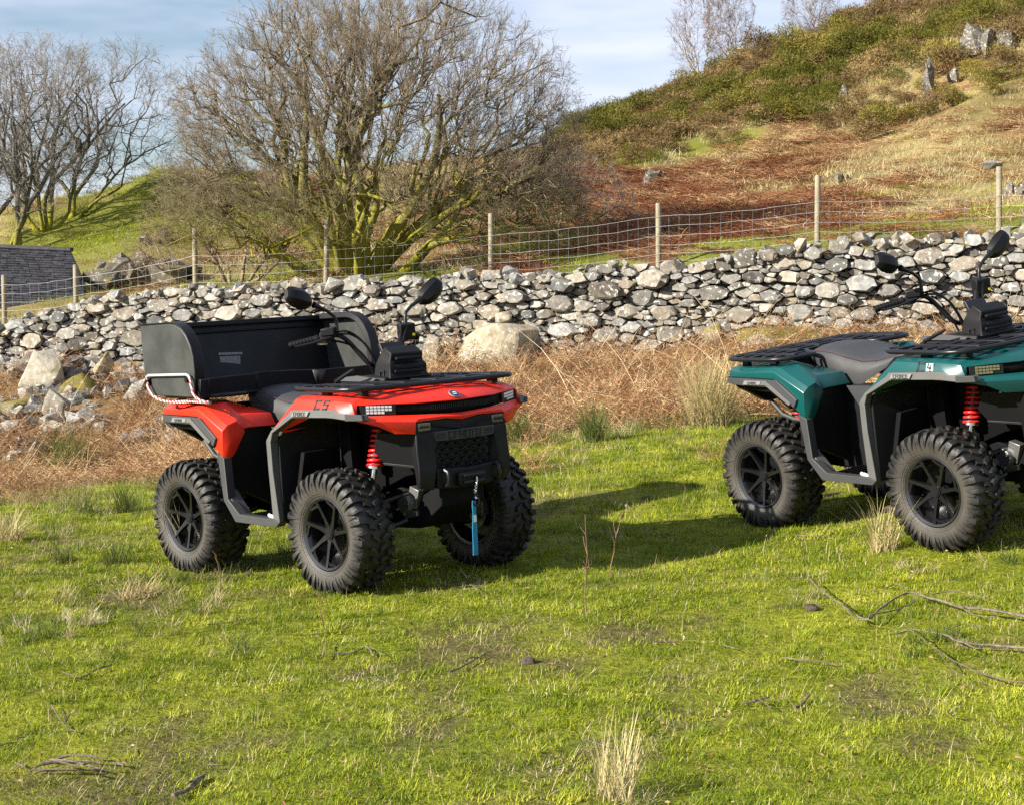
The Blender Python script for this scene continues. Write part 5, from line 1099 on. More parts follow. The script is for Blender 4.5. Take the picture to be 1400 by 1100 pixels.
for i, (px, d, env, ec, st, sd, lb) in enumerate((
    (18, 39, (2.0, 1.8, 2.5), (-.1, 0, 3.1), ((.4, .10, 1), (2.5, .22, 1), (3.6, .35, 1), (5.2, .25, 1)), 21, 'bare mossy tree leftmost beside the slate shed'),
    (62, 41, (2.0, 1.8, 2.3), (.35, 0, 2.9), ((.2, .30, 1), (2.8, .40, 1), (1.2, .15, 1), (5.0, .30, 1), (.1, .65, 1)), 22, 'bare many stemmed tree in the middle of the clump behind the shed'),
    (96, 42, (2.2, 1.9, 2.3), (1.35, 0, 2.75), ((.1, .75, 1.0), (.3, .45, 1.0), (5.9, .95, 1.0), (1.5, .2, 1), (.6, .15, 1)), 23, 'bare tree with crown leaning right over the mossy mound'),
    (48, 46, (2.3, 1.9, 2.4), (0, 0, 3.0), ((.5, .2, 1), (2.6, .35, 1), (4.0, .2, 1), (6, .45, 1)), 24, 'bare tree farthest back behind the mossy mound'),
    (-40, 40, (2.2, 2.0, 2.4), (0, 0, 3.2), ((.5, .2, 1), (2.6, .35, 1), (6, .3, 1)), 25, 'bare tree at the very edge of the picture by the shed'))):
    d = d*DS; x = (px-700)/FPX*d; tree('bare_tree', Vector((x, d, H(x, d))), lb, sd, st, env, ec, (18, 165, 1150), m_gt, m_gb, m_gw, .10, minr=.0034, group='bare trees behind the shed', zmin=.9, tip=3, tipl=.22)
for px, py, env, ec, sd, lb, st in ((958, 102, (1.5, 1.3, 2.3), (0, 0, 2.7), 31, 'pale stemmed bare birch on the hill crest', ((0, .06, 1), (2, .14, 1), (4, .2, 1), (5.5, .28, 1), (3, .3, 1))), (1103, 46, (1.25, 1.1, 1.5), (0, 0, 1.9), 32, 'small bare birch right of the pale birch on the hill crest', ((0, .1, 1), (2.5, .3, 1), (5.5, .3, 1))), (985, 95, (1.2, 1.1, 2.2), (.2, 0, 2.6), 33, 'bare birch just behind the pale stemmed birch', ((0, .1, 1), (3, .12, 1), (5.5, .22, 1)))):
    g = ground_at(px, py, 30); y = min(g.y, 72)+(1.5 if sd == 33 else 0); x = (px-700)/FPX*y; tree('birch_tree', Vector((x, y, H(x, y)-.1)), lb, sd, st, env, ec, (18, 150, 1000), m_bt, m_bw, m_bw, .055, minr=.0042, group='birches on the crest', zmin=.7, tip=2, tipl=.3, upright=-.3)

g = at(318, 372, 26.4); m_scr = bark('thorn bark', (.16, .115, .07), (.33, .25, .16)); g.z = H(g.x, g.y)
tree('thorn_scrub', g, 'low tangled bare brown scrub left of the oak behind the fence', 41, ((3.1, 1.1, 1), (.1, 1.0, 1), (2, .6, 1), (4.4, .7, 1), (5.6, .9, 1), (1, .3, 1)), (1.9, 1.3, 1.5), (0, 0, .35), (34, 240, 1200), m_scr, m_scr, m_scr, .05, minr=.0026, zmin=.02, tip=3, tipl=.18)
g = at(760, 318, 30); g.z = H(g.x, g.y)
tree('thorn_scrub', g, 'low dark bare scrub right of the oak above the rust bracken', 42, ((3.1, 1.1, 1), (.1, 1.0, 1), (2, .6, 1), (4.4, .7, 1), (1, .3, 1)), (1.7, 1.2, 1.35), (0, 0, .35), (26, 160, 700), m_scr, m_gb, m_gw, .05, minr=.0030, zmin=.02, tip=3, tipl=.2)

# ================================================================== ground plants
def leaf_mat(name, c1, c2, c3=None, trl=.25, rough=.6, nscale=1.5):
    """colour varies per plant and slowly over the ground"""
    m = bpy.data.materials.new(name); m.use_nodes = True; t = m.node_tree; b = t.nodes['Principled BSDF']; b.inputs['Roughness'].default_value = rough; b.inputs['Specular IOR Level'].default_value = .10
    oi = N(t, 'ShaderNodeObjectInfo'); ge = N(t, 'ShaderNodeNewGeometry'); no = N(t, 'ShaderNodeTexNoise'); no.inputs['Scale'].default_value = nscale; no.inputs['Detail'].default_value = 1; t.links.new(ge.outputs['Position'], no.inputs['Vector'])
    a = N(t, 'ShaderNodeMath', operation='MULTIPLY_ADD', use_clamp=True); t.links.new(no.outputs['Fac'], a.inputs[0]); a.inputs[1].default_value = 2.6; a.inputs[2].default_value = -1.25
    ra = N(t, 'ShaderNodeAttribute', attribute_name='rnd'); ob_ = N(t, 'ShaderNodeMath', operation='MULTIPLY_ADD'); t.links.new(oi.outputs['Random'], ob_.inputs[0]); ob_.inputs[1].default_value = .22; t.links.new(a.outputs[0], ob_.inputs[2])
    rn = N(t, 'ShaderNodeMath', operation='MULTIPLY_ADD', use_clamp=True); t.links.new(ra.outputs['Fac'], rn.inputs[0]); rn.inputs[1].default_value = .5; t.links.new(ob_.outputs[0], rn.inputs[2])
    rp = N(t, 'ShaderNodeValToRGB'); rp.color_ramp.elements[0].color = (*c1, 1); rp.color_ramp.elements[1].color = (*(c3 or c2), 1)
    if c3: e = rp.color_ramp.elements.new(.55); e.color = (*c2, 1)
    t.links.new(rn.outputs[0], rp.inputs[0]); t.links.new(rp.outputs[0], b.inputs['Base Color'])
    if trl:
        tr = N(t, 'ShaderNodeBsdfTranslucent'); t.links.new(rp.outputs[0], tr.inputs[0]); ms = N(t, 'ShaderNodeMixShader'); ms.inputs[0].default_value = trl
        t.links.new(b.outputs[0], ms.inputs[1]); t.links.new(tr.outputs[0], ms.inputs[2]); t.links.new(ms.outputs[0], t.nodes['Material Output'].inputs[0])
    return m
def blades(rng, n, rad, h0, h1, w, lean, droop, seg=2, base=None):
    """n tapering blades rooted in a disc; returns verts, faces"""
    V, F = [], []
    for _ in range(n):
        a = rng.uniform(0, 6.283); r = rad*math.sqrt(rng.random()); h = rng.uniform(h0, h1); az = rng.uniform(0, 6.283); ln = rng.uniform(0, lean); p = Vector((r*math.cos(a), r*math.sin(a), -.004)); d = Vector((math.cos(az)*math.sin(ln), math.sin(az)*math.sin(ln), math.cos(ln))); sd = Vector((-math.sin(az+rng.uniform(-.8, .8)), math.cos(az), 0)).normalized()
        k = len(V); ww = w*rng.uniform(.6, 1.2)
        for s in range(seg+1):
            f = s/seg; wd = ww*(1-f*.75)
            if s == seg: V.append(tuple(p)); break
            V.append(tuple(p-sd*wd/2)); V.append(tuple(p+sd*wd/2)); d = (d+Vector((math.cos(az), math.sin(az), -.3))*droop*rng.uniform(.3, 1.2)).normalized(); p = p+d*(h/seg)
        for s in range(seg-1): F.append((k+2*s, k+2*s+1, k+2*s+3, k+2*s+2))
        F.append((k+2*seg-2, k+2*seg-1, k+2*seg))
    return V, F
def vf_obj(name, V, F, mt, mi=None):
    me = bpy.data.meshes.new(name); me.from_pydata(V, [], F); me.update()
    for m_ in (mt if isinstance(mt, (list, tuple)) else [mt]): me.materials.append(m_)
    if mi is not None: me.polygons.foreach_set('material_index', np.asarray(mi, np.int32))
    # one random value per leaf (faces that share corners share it)
    val = np.zeros(len(V)); rr_ = np.random.default_rng(len(V)); last = -1; cur = 0
    par = list(range(len(V)))
    for f in F:
        b = min(f)
        for i in f: par[i] = min(par[i], b)
    pr = np.array(par)
    for _ in range(8): pr = pr[pr]
    tab = rr_.random(len(V)); val = tab[pr]
    at_ = me.attributes.new('rnd', 'FLOAT', 'POINT'); at_.data.foreach_set('value', val.astype(np.float32)); return bpy.data.objects.new(name, me)
def tile(rng, size, spec):
    """a square mat of tufts; spec: (count, maker, material slot)"""
    V, F, MI = [], [], []
    for cnt, mk, slot in spec:
        for _ in range(cnt):
            v, f = mk(); ox, oy = rng.uniform(-size/2, size/2), rng.uniform(-size/2, size/2); k = len(V); V += [(a+ox, b+oy, c) for a, b, c in v]; F += [tuple(i+k for i in q) for q in f]; MI += [slot]*len(f)
    return V, F, MI
def tilt(x, y, e=.12):
    gx = (Hs(x+e, y)-Hs(x-e, y))/(2*e); gy = (Hs(x, y+e)-Hs(x, y-e))/(2*e); return gx, gy
def rots(x, y, yaw, e=.12):
    """Euler angles that lay a plant on the slope after turning it by yaw"""
    gx, gy = tilt(x, y, e); out = np.empty((len(x), 3))
    for i in range(len(x)):
        n = Vector((-gx[i], -gy[i], 1)).normalized(); q = Vector((0, 0, 1)).rotation_difference(n) @ Euler((0, 0, yaw[i])).to_quaternion(); out[i] = q.to_euler()
    return out
def scatter(name, protos, pts, rot, scl, var, label, cat):
    """one object that sets a plant at every point (many thousands, nobody could count them)"""
    me = bpy.data.meshes.new(name); me.vertices.add(len(pts)); me.vertices.foreach_set('co', np.asarray(pts, np.float32).ravel())
    for nm, ty, dat, key in (('rot', 'FLOAT_VECTOR', rot, 'vector'), ('scl', 'FLOAT_VECTOR', scl, 'vector'), ('var', 'INT', var, 'value')):
        a = me.attributes.new(nm, ty, 'POINT'); a.data.foreach_set(key, np.asarray(dat, np.int32 if ty == 'INT' else np.float32).ravel())
    me.update(); o = link(name, me); ng = bpy.data.node_groups.new(name, 'GeometryNodeTree'); ng.interface.new_socket('Geometry', in_out='INPUT', socket_type='NodeSocketGeometry'); ng.interface.new_socket('Geometry', in_out='OUTPUT', socket_type='NodeSocketGeometry')
    gi = ng.nodes.new('NodeGroupInput'); go = ng.nodes.new('NodeGroupOutput'); jn = ng.nodes.new('GeometryNodeJoinGeometry'); lk = ng.links.new
    def attr(nm, ty):
        n = ng.nodes.new('GeometryNodeInputNamedAttribute'); n.data_type = ty; n.inputs['Name'].default_value = nm; return n.outputs['Attribute']
    ar, as_, av = attr('rot', 'FLOAT_VECTOR'), attr('scl', 'FLOAT_VECTOR'), attr('var', 'INT')
    e2r = ng.nodes.new('FunctionNodeEulerToRotation'); lk(ar, e2r.inputs[0])
    for k, pr in enumerate(protos):
        oi = ng.nodes.new('GeometryNodeObjectInfo'); oi.inputs['Object'].default_value = pr; oi.inputs['As Instance'].default_value = True
        cp = ng.nodes.new('FunctionNodeCompare'); cp.data_type = 'INT'; cp.operation = 'EQUAL'; lk(av, cp.inputs['A'] if cp.inputs['A'].type == 'INT' else [i for i in cp.inputs if i.name == 'A' and i.type == 'INT'][0]); [i for i in cp.inputs if i.name == 'B' and i.type == 'INT'][0].default_value = k
        ip_ = ng.nodes.new('GeometryNodeInstanceOnPoints'); lk(gi.outputs[0], ip_.inputs['Points']); lk(cp.outputs[0], ip_.inputs['Selection']); lk(oi.outputs['Geometry'], ip_.inputs['Instance']); lk(e2r.outputs[0], ip_.inputs['Rotation']); lk(as_, ip_.inputs['Scale']); lk(ip_.outputs[0], jn.inputs[0])
    lk(jn.outputs[0], go.inputs[0]); md = o.modifiers.new('scatter', 'NODES'); md.node_group = ng; tag(o, label, cat, kind='stuff'); return o
RG = np.random.default_rng(12)
rv = random.Random(77)
m_g1 = leaf_mat('turf blades', (.050, .095, .008), (.19, .25, .016), (.43, .46, .055), .2, nscale=3.2)
m_g2 = leaf_mat('moss blades', (.085, .130, .008), (.28, .32, .016), (.52, .51, .055), .2, nscale=3.2)
m_dead = leaf_mat('dead grass', (.30, .23, .10), (.48, .40, .22), (.60, .53, .34), .15)
m_brk = leaf_mat('dead bracken', (.11, .052, .024), (.41, .245, .115), (.66, .48, .27), .10, nscale=1.4)
m_rust = leaf_mat('rust bracken', (.10, .036, .018), (.22, .088, .040), (.33, .165, .08), .08, nscale=.5)
m_straw = leaf_mat('straw grass', (.34, .27, .12), (.54, .45, .23), (.64, .56, .33), .15, nscale=.6)
m_gorse = leaf_mat('gorse green', (.040, .048, .008), (.12, .118, .018), (.28, .225, .05), .1, nscale=.35)
m_gorseb = leaf_mat('gorse brown', (.085, .058, .025), (.19, .13, .055), (.32, .225, .10), .08, nscale=.4)
m_rush = leaf_mat('rush green', (.060, .095, .020), (.13, .16, .04), (.30, .25, .10), .25, nscale=3)
turf = []
TS = .34
def mk1():
    k = rv.choice((.55, .7, .9, 1.0, 1.3, 1.7)); return blades(rv, 30, .042, .007*k, .022*k, .0034, 1.05, .30, 2)
mk2 = lambda: blades(rv, 9, .045, .015, .042, .0022, 1.4, .5, 3)
mk3 = lambda: blades(rv, 16, .030, .03, .060, .0032, .7, .4, 3)
mk5 = lambda: blades(rv, 2, .05, .015, .045, .0028, 1.57, .02, 2)
mk4 = lambda: blades(rv, 3, .05, .04, .10, .0022, 1.6, .2, 3)
for k, (na, nb, nc, nd, ne) in enumerate(((38, 34, 7, 5, 2), (20, 56, 6, 4, 2), (58, 18, 8, 8, 2), (30, 42, 12, 3, 3), (34, 32, 18, 6, 3), (46, 30, 4, 12, 1))):
    V, F, MI = tile(rv, TS, ((na, mk1, 0), (nb, mk1, 1), (nc, mk2, 2), (nd, mk3, 0), (ne, mk4, 2), (26, mk5, 2))); turf.append(vf_obj('turf_mat', V, F, (m_g1, m_g2, m_dead), MI))
for k in range(2): V, F, MI = tile(rv, TS, ((12, mk1, 0), (14, mk1, 1), (26, mk2, 2), (9, mk4, 2))); turf.append(vf_obj('turf_mat', V, F, (m_g1, m_g2, m_dead), MI))
V, F, MI = tile(rv, TS*1.2, ((30, mk1, 0), (60, mk1, 1), (5, mk2, 2))); turf.append(vf_obj('turf_mat', V, F, (m_g1, m_g2, m_dead), MI))
mk6 = lambda: blades(rv, 26, .030, .04, .13, .0030, .75, .30, 4)
mk7 = lambda: blades(rv, 22, .035, .03, .11, .0028, 1.2, .35, 4)
V, F, MI = tile(rv, TS*.8, ((2, mk6, 3), (5, mk7, 2), (22, mk1, 0), (20, mk1, 1), (10, mk2, 2))); turf.append(vf_obj('turf_mat', V, F, (m_g1, m_g2, m_dead, m_rush), MI))
V, F, MI = tile(rv, TS*.8, ((5, mk6, 3), (2, mk7, 2), (26, mk1, 0), (20, mk1, 1))); turf.append(vf_obj('turf_mat', V, F, (m_g1, m_g2, m_dead, m_rush), MI))
def sample(n, y0, y1, spread, px0=-120, px1=1520):
    y = np.sqrt(RG.uniform(y0*y0, y1*y1, n)); x = (RG.uniform(px0, px1, n)-700)/FPX*y; return x, y
gx_, gy_ = np.meshgrid(np.arange(-8.6, 8.6, TS*.94), np.arange(3.8, 19.0, TS*.94)); x = (gx_+RG.uniform(-.05, .05, gx_.shape)).ravel(); y = (gy_+RG.uniform(-.05, .05, gy_.shape)).ravel()
inside = np.abs(x) < .36*y+.9; x, y = x[inside], y[inside]; lit, beh, rust, grn, n_, n2 = cover(x, y); soil = fbm(x, y, 2.4, 41, 3)-.5
keep = RG.random(len(x)) > lit*.95; x, y, soil, lit = x[keep], y[keep], soil[keep], lit[keep]; N0 = len(x); z = Hs(x, y)
var = RG.choice([0, 1, 2, 3, 4, 5, 0, 1], N0); var = np.where((RG.random(N0) < sstep(.06, .2, soil)*.75+.02+lit*.4), RG.choice([6, 7], N0), var)
tk = fbm(x, y, .9, 131, 3); var = np.where(RG.random(N0) < np.where((x < -1.0) & (y > 6.8), .30, .03)*sstep(.40, .60, tk)*1.6, RG.choice([9, 10], N0), var)
# flatten the mats under the tyres
for M in (POSE_RED, POSE_TEAL):
    for sx in (-1, 1):
        for sy in (-1, 1):
            p = M @ Vector((sx*.64, sy*.465, 0)); var = np.where(np.hypot(x-p.x, y-p.y) < .22, 8, var)
sc = RG.uniform(.95, 1.15, N0)*(1+np.clip((y-7)/14, 0, .6)); rot = rots(x, y, RG.integers(0, 4, N0)*math.pi/2+RG.normal(0, .15, N0))
scatter('grass', turf, np.stack([x, y, z], -1), rot, np.stack([np.full(N0, 1.08), np.full(N0, 1.08), sc], -1), var, 'short mossy green turf over the whole field', 'grass')
# ---------------- bracken litter between turf and wall
def stalks(rng, n, rad, l0, l1, r, flat, frond=8, fl=.05):
    V, F = [], []
    for _ in range(n):
        a = rng.uniform(0, 6.28); q = rad*math.sqrt(rng.random()); p = Vector((q*math.cos(a), q*math.sin(a), rng.uniform(0, .06))); az = rng.uniform(0, 6.28); el = rng.uniform(.1, 1.2)*(1-flat)+rng.uniform(-.05, .35)*flat; L_ = rng.uniform(l0, l1); d = Vector((math.cos(az)*math.cos(el), math.sin(az)*math.cos(el), math.sin(el))); pts = [p]
        for s in range(4):
            d = (d+Vector((rng.gauss(0, .16), rng.gauss(0, .16), rng.gauss(-.10, .12)))).normalized(); p = p+d*L_/4
            if p.z < .01: p.z = .01
            pts.append(p)
        k = len(V); sd = d.cross(Vector((0, 0, 1))); sd = sd.normalized() if sd.length > .01 else Vector((1, 0, 0)); up = sd.cross(d)
        for i, pp in enumerate(pts):
            w = r*(1-i*.18)
            for b in range(3): V.append(tuple(pp+(sd*math.cos(b*2.094)+up*math.sin(b*2.094))*w))
        for i in range(4):
            for b in range(3): F.append((k+3*i+b, k+3*i+(b+1) % 3, k+3*i+3+(b+1) % 3, k+3*i+3+b))
        for _ in range(frond):
            i = rng.randrange(1, 5); c = pts[i]+Vector((rng.gauss(0, .01), rng.gauss(0, .01), rng.gauss(0, .01))); e = Vector((rng.gauss(0, 1), rng.gauss(0, 1), rng.gauss(-.2, .5))).normalized()*fl*rng.uniform(.7, 2.2); e2 = e.cross(Vector((rng.gauss(0, 1), rng.gauss(0, 1), rng.gauss(0, 1)))).normalized()*fl*.07; k = len(V); mid = c+e*.5+Vector((0, 0, rng.gauss(0, .012)))
            V += [tuple(c), tuple(mid+e2), tuple(c+e), tuple(mid-e2)]; F.append((k, k+1, k+2, k+3))
    return V, F
brk = []
st1 = lambda: stalks(rv, 24, .22, .20, .62, .0030, .22, 4, .05)
st2 = lambda: blades(rv, 40, .13, .10, .30, .0040, .9, .35, 4)
st3 = lambda: blades(rv, 34, .11, .10, .24, .0042, .7, .30, 3)
st4 = lambda: stalks(rv, 6, .18, .45, .95, .0034, .30, 1, .05)
m_stalk = leaf_mat('pale stalk', (.34, .22, .11), (.60, .45, .26), (.72, .60, .40), .05, nscale=2)
BM = (m_brk, m_rust, m_straw, m_rush, m_stalk)
for sp in (((8, st1, 0), (3, st1, 1), (2, st2, 2), (3, st4, 4)), ((10, st1, 0), (2, st1, 1), (1, st2, 2), (4, st4, 4)), ((6, st1, 0), (5, st1, 1), (2, st2, 2), (2, st4, 4)), ((3, st1, 0), (9, st2, 2), (2, st3, 3)), ((3, st1, 0), (3, st2, 2), (9, st3, 3))):
    V, F, MI = tile(rv, .80, sp); brk.append(vf_obj('bracken_mat', V, F, BM, MI))
gx_, gy_ = np.meshgrid(np.arange(-9.5, 9.5, .55), np.arange(11.0, 27.0, .55)); x = (gx_+RG.uniform(-.2, .2, gx_.shape)).ravel(); y = (gy_+RG.uniform(-.2, .2, gy_.shape)).ravel(); lit, beh, rust, grn, n_, n2 = cover(x, y); wy = np.interp(x, _lx, _ly)
keep = (RG.random(len(x)) < lit*1.1*np.where((x < -.215*y) & (y > 15.5), .38, 1)) & (y < wy-.35) & (np.abs(x) < .36*y+1.2); lit_f = cover(x, y+2.6)[0]; rough = ~keep & (lit < .6) & (RG.random(len(x)) < lit_f*np.where(x < -1.0, .6, .12)) & (y < wy-2); keep = keep | rough; x, y, lit, rough = x[keep], y[keep], lit[keep], rough[keep]; z = Hs(x, y); N0 = len(x); e = fbm(x, y, .8, 71, 3)
var = RG.choice([0, 1, 2, 0, 1], N0); var = np.where(RG.random(N0) < np.clip((e-.45)*2.5, .06, .6), 3, var); var = np.where(RG.random(N0) < .05+(1-lit)*.9, 4, var)
var = np.where(rough, RG.choice([3, 4, 4, 4, 4], N0), var); sc = RG.uniform(.8, 1.15, N0)*np.where(x < -2.6, .85, 1.0)*np.where(rough, .62, 1.0); rot = rots(x, y, RG.uniform(0, 6.28, N0), .3)
scatter('dead_bracken', brk, np.stack([x, y, z], -1), rot, np.stack([sc, sc, sc*RG.uniform(.8, 1.5, N0)], -1), var, 'matted dead bracken and straw grass along the foot of the wall', 'bracken')
# ---------------- hillside
def bush(rng, n, r, h, leaf, w, spiky=.5):
    V, F = [], []; lobes = [(rng.uniform(-.5, .5)*r, rng.uniform(-.5, .5)*r, rng.uniform(.35, .75)*h, rng.uniform(.35, .6)*r) for _ in range(7)]
    for _ in range(n):
        lx_, ly_, lz, lr = rng.choice(lobes); d = Vector((rng.gauss(0, 1), rng.gauss(0, 1), rng.gauss(.35, .9))).normalized(); q = lr*rng.uniform(.55, 1.05); c = Vector((lx_, ly_, lz))+Vector((d.x*q, d.y*q, d.z*q*.85)); c.z = max(c.z, .02)
        e = (d*spiky+Vector((rng.gauss(0, .5), rng.gauss(0, .5), rng.gauss(.25, .4)))).normalized()*leaf*rng.uniform(.6, 1.4); s = e.cross(Vector((rng.gauss(0, 1), rng.gauss(0, 1), rng.gauss(0, 1)))).normalized()*w; k = len(V); V += [tuple(c-s), tuple(c+s), tuple(c+e+s*.2), tuple(c+e-s*.2)]; F.append((k, k+1, k+2, k+3))
    return V, F
hill = []
for k in range(3): V, F = bush(rv, 1500, .55, .70, .055, .0075, .8); hill.append(vf_obj('hill_clump', V, F, (m_gorse, m_gorse, m_gorseb)[k]))
for k in range(2): V, F = stalks(rv, 60, .48, .25, .6, .006, .7, 3, .08); hill.append(vf_obj('hill_clump', V, F, (m_rust, m_brk)[k]))
V, F = blades(rv, 90, .45, .12, .32, .013, 1.0, .35, 3); hill.append(vf_obj('hill_clump', V, F, m_straw))
V, F = blades(rv, 90, .36, .04, .15, .011, .9, .35, 2); hill.append(vf_obj('hill_clump', V, F, m_g2))
GB = [(760, 275), (850, 245), (900, 205), (1000, 195), (1080, 165), (1180, 195), (1300, 150), (1400, 128), (1600, 100)]
x, y = sample(21000, 24.0, 94.0, 0, -260, 1650); keep = (y > np.interp(x, _lx, _ly)+.9); x, y = x[keep], y[keep]; z = Hs(x, y); lit, beh, rust, grn, n_, n2 = cover(x, y); pxx, pyy = to_px(x, y, z); N0 = len(x)
gb = np.interp(pxx, [a for a, b in GB], [b for a, b in GB]); gz = (pyy < gb+(fbm(x, y, .35, 81, 3)-.5)*110) & (pxx > 770); gd = fbm(x, y, .33, 91, 4)
var = RG.choice([4, 5, 5, 5, 5], N0); var = np.where(fbm(x, y, .5, 51, 4) > .60, RG.choice([3, 4, 4, 5], N0), var); var = np.where((fbm(x, y, .45, 57, 3) > .56) & (RG.random(N0) < .5), 6, var); var = np.where(rust > RG.random(N0), RG.choice([3, 3, 3, 4], N0), var); var = np.where(grn*np.where(pxx > 860, .62, 1.0) > RG.random(N0), 6, var)
isg = gz & (RG.random(N0) < np.where(gd > .47, .55, .08)); var = np.where(isg, RG.choice([0, 1, 0, 1, 2], N0), var); var = np.where(~isg & gz & (RG.random(N0) < .22), 2, var)
leftg = (pxx < 330) & (pyy > 240) & (RG.random(N0) < .80) & (y > 29); var = np.where(leftg, 6, var)
sc = RG.uniform(.6, 1.15, N0)*(1+np.clip((y-33)/66, 0, .5)); sc = np.where(var < 3, sc*RG.uniform(.6, 1.35, N0), sc); thin = (var >= 3) | (RG.random(N0) < .8)
rot = np.stack([RG.normal(0, .12, N0), RG.normal(0, .12, N0), RG.uniform(0, 6.28, N0)], -1)
scatter('hillside_scrub', hill, np.stack([x, y, z-.03], -1)[thin], rot[thin], np.stack([sc, sc, sc*RG.uniform(.6, 1.0, N0)], -1)[thin], var[thin], 'gorse, bracken and dry grass covering the hill behind the wall', 'scrub')

# ================================================================== small things on the turf
m_twig = mat('dead twig bark', (.075, .055, .040), .85, col2=(.16, .12, .09), vscale=30, bump=.4, bscale=120)
m_pale = mat('bleached stick', (.21, .17, .13), .85, col2=(.075, .058, .044), vscale=34, bump=.4, bscale=120)
m_redst = mat('red brown stem', (.13, .060, .035), .8, col2=(.24, .15, .09), vscale=30)
ra = random.Random(19)
def stick_path(pxs, lift=.012, jig=.006):
    P = [ground_at(a, b)+Vector((ra.uniform(-jig, jig), ra.uniform(-jig, jig), lift+ra.uniform(0, jig*2))) for a, b in pxs]; out = []
    for i in range(len(P)-1):
        p0, p1, p2, p3 = P[max(i-1, 0)], P[i], P[i+1], P[min(i+2, len(P)-1)]
        for q in (0, .33, .66): out.append(.5*((2*p1)+(p2-p0)*q+(2*p0-5*p1+4*p2-p3)*q*q+(3*p1-p0-3*p2+p3)*q**3)+Vector((ra.uniform(-jig, jig), ra.uniform(-jig, jig), ra.uniform(-jig, jig)))*.5)
    out.append(P[-1]); return out
def stick(name, label, pxs, r0, r1, mt, sides=(), lift=.012, cat='stick'):
    P = stick_path(pxs, lift); n = len(P); o0 = P[n//2].copy(); mb = MB(); mb.tube([p-o0 for p in P], [(r0+(r1-r0)*i/(n-1))*.44*ra.uniform(.8, 1.2) for i in range(n)], 7)
    root = part(name, mb, mt, None, 60); root.location = o0
    for sp, ra0, ra1 in sides:
        Q = stick_path(sp, lift+.01); mb = MB(); mb.tube([p-o0 for p in Q], [(ra0+(ra1-ra0)*i/(len(Q)-1))*.62 for i in range(len(Q))], 6); part('side_twig', mb, mt, root, 60)
    tag(root, label, cat); return root
stick('fallen_branch', 'long pale crooked branch lying on the grass below the teal quad bike', [(1106, 804), (1130, 826), (1165, 850), (1188, 858), (1212, 838), (1240, 823), (1272, 832), (1310, 843), (1360, 852), (1420, 862), (1480, 866)], .006, .015, m_pale, [([(1272, 832), (1300, 826), (1335, 830), (1352, 838)], .005, .002), ([(1310, 843), (1330, 856), (1362, 862)], .004, .002), ([(1188, 858), (1225, 848), (1250, 838), (1252, 830)], .006, .003), ([(1150, 843), (1170, 862), (1195, 868)], .004, .002), ([(1240, 823), (1222, 815), (1205, 822)], .005, .002)], .035, 'branch')
stick('fallen_branch', 'grey branch with side twigs just below the long pale branch', [(1217, 881), (1250, 875), (1292, 879), (1312, 892), (1352, 896), (1420, 902)], .005, .011, m_pale, [([(1292, 879), (1320, 872), (1345, 876)], .004, .002), ([(1312, 892), (1335, 905), (1372, 908)], .004, .002)], .03, 'branch')
stick('fallen_branch', 'thin dark branch running down from the grey branch to the picture edge', [(1234, 868), (1258, 886), (1285, 906), (1330, 928), (1370, 942), (1430, 950)], .004, .008, m_twig, [([(1285, 906), (1300, 930), (1318, 940)], .003, .0015)], .025, 'branch')
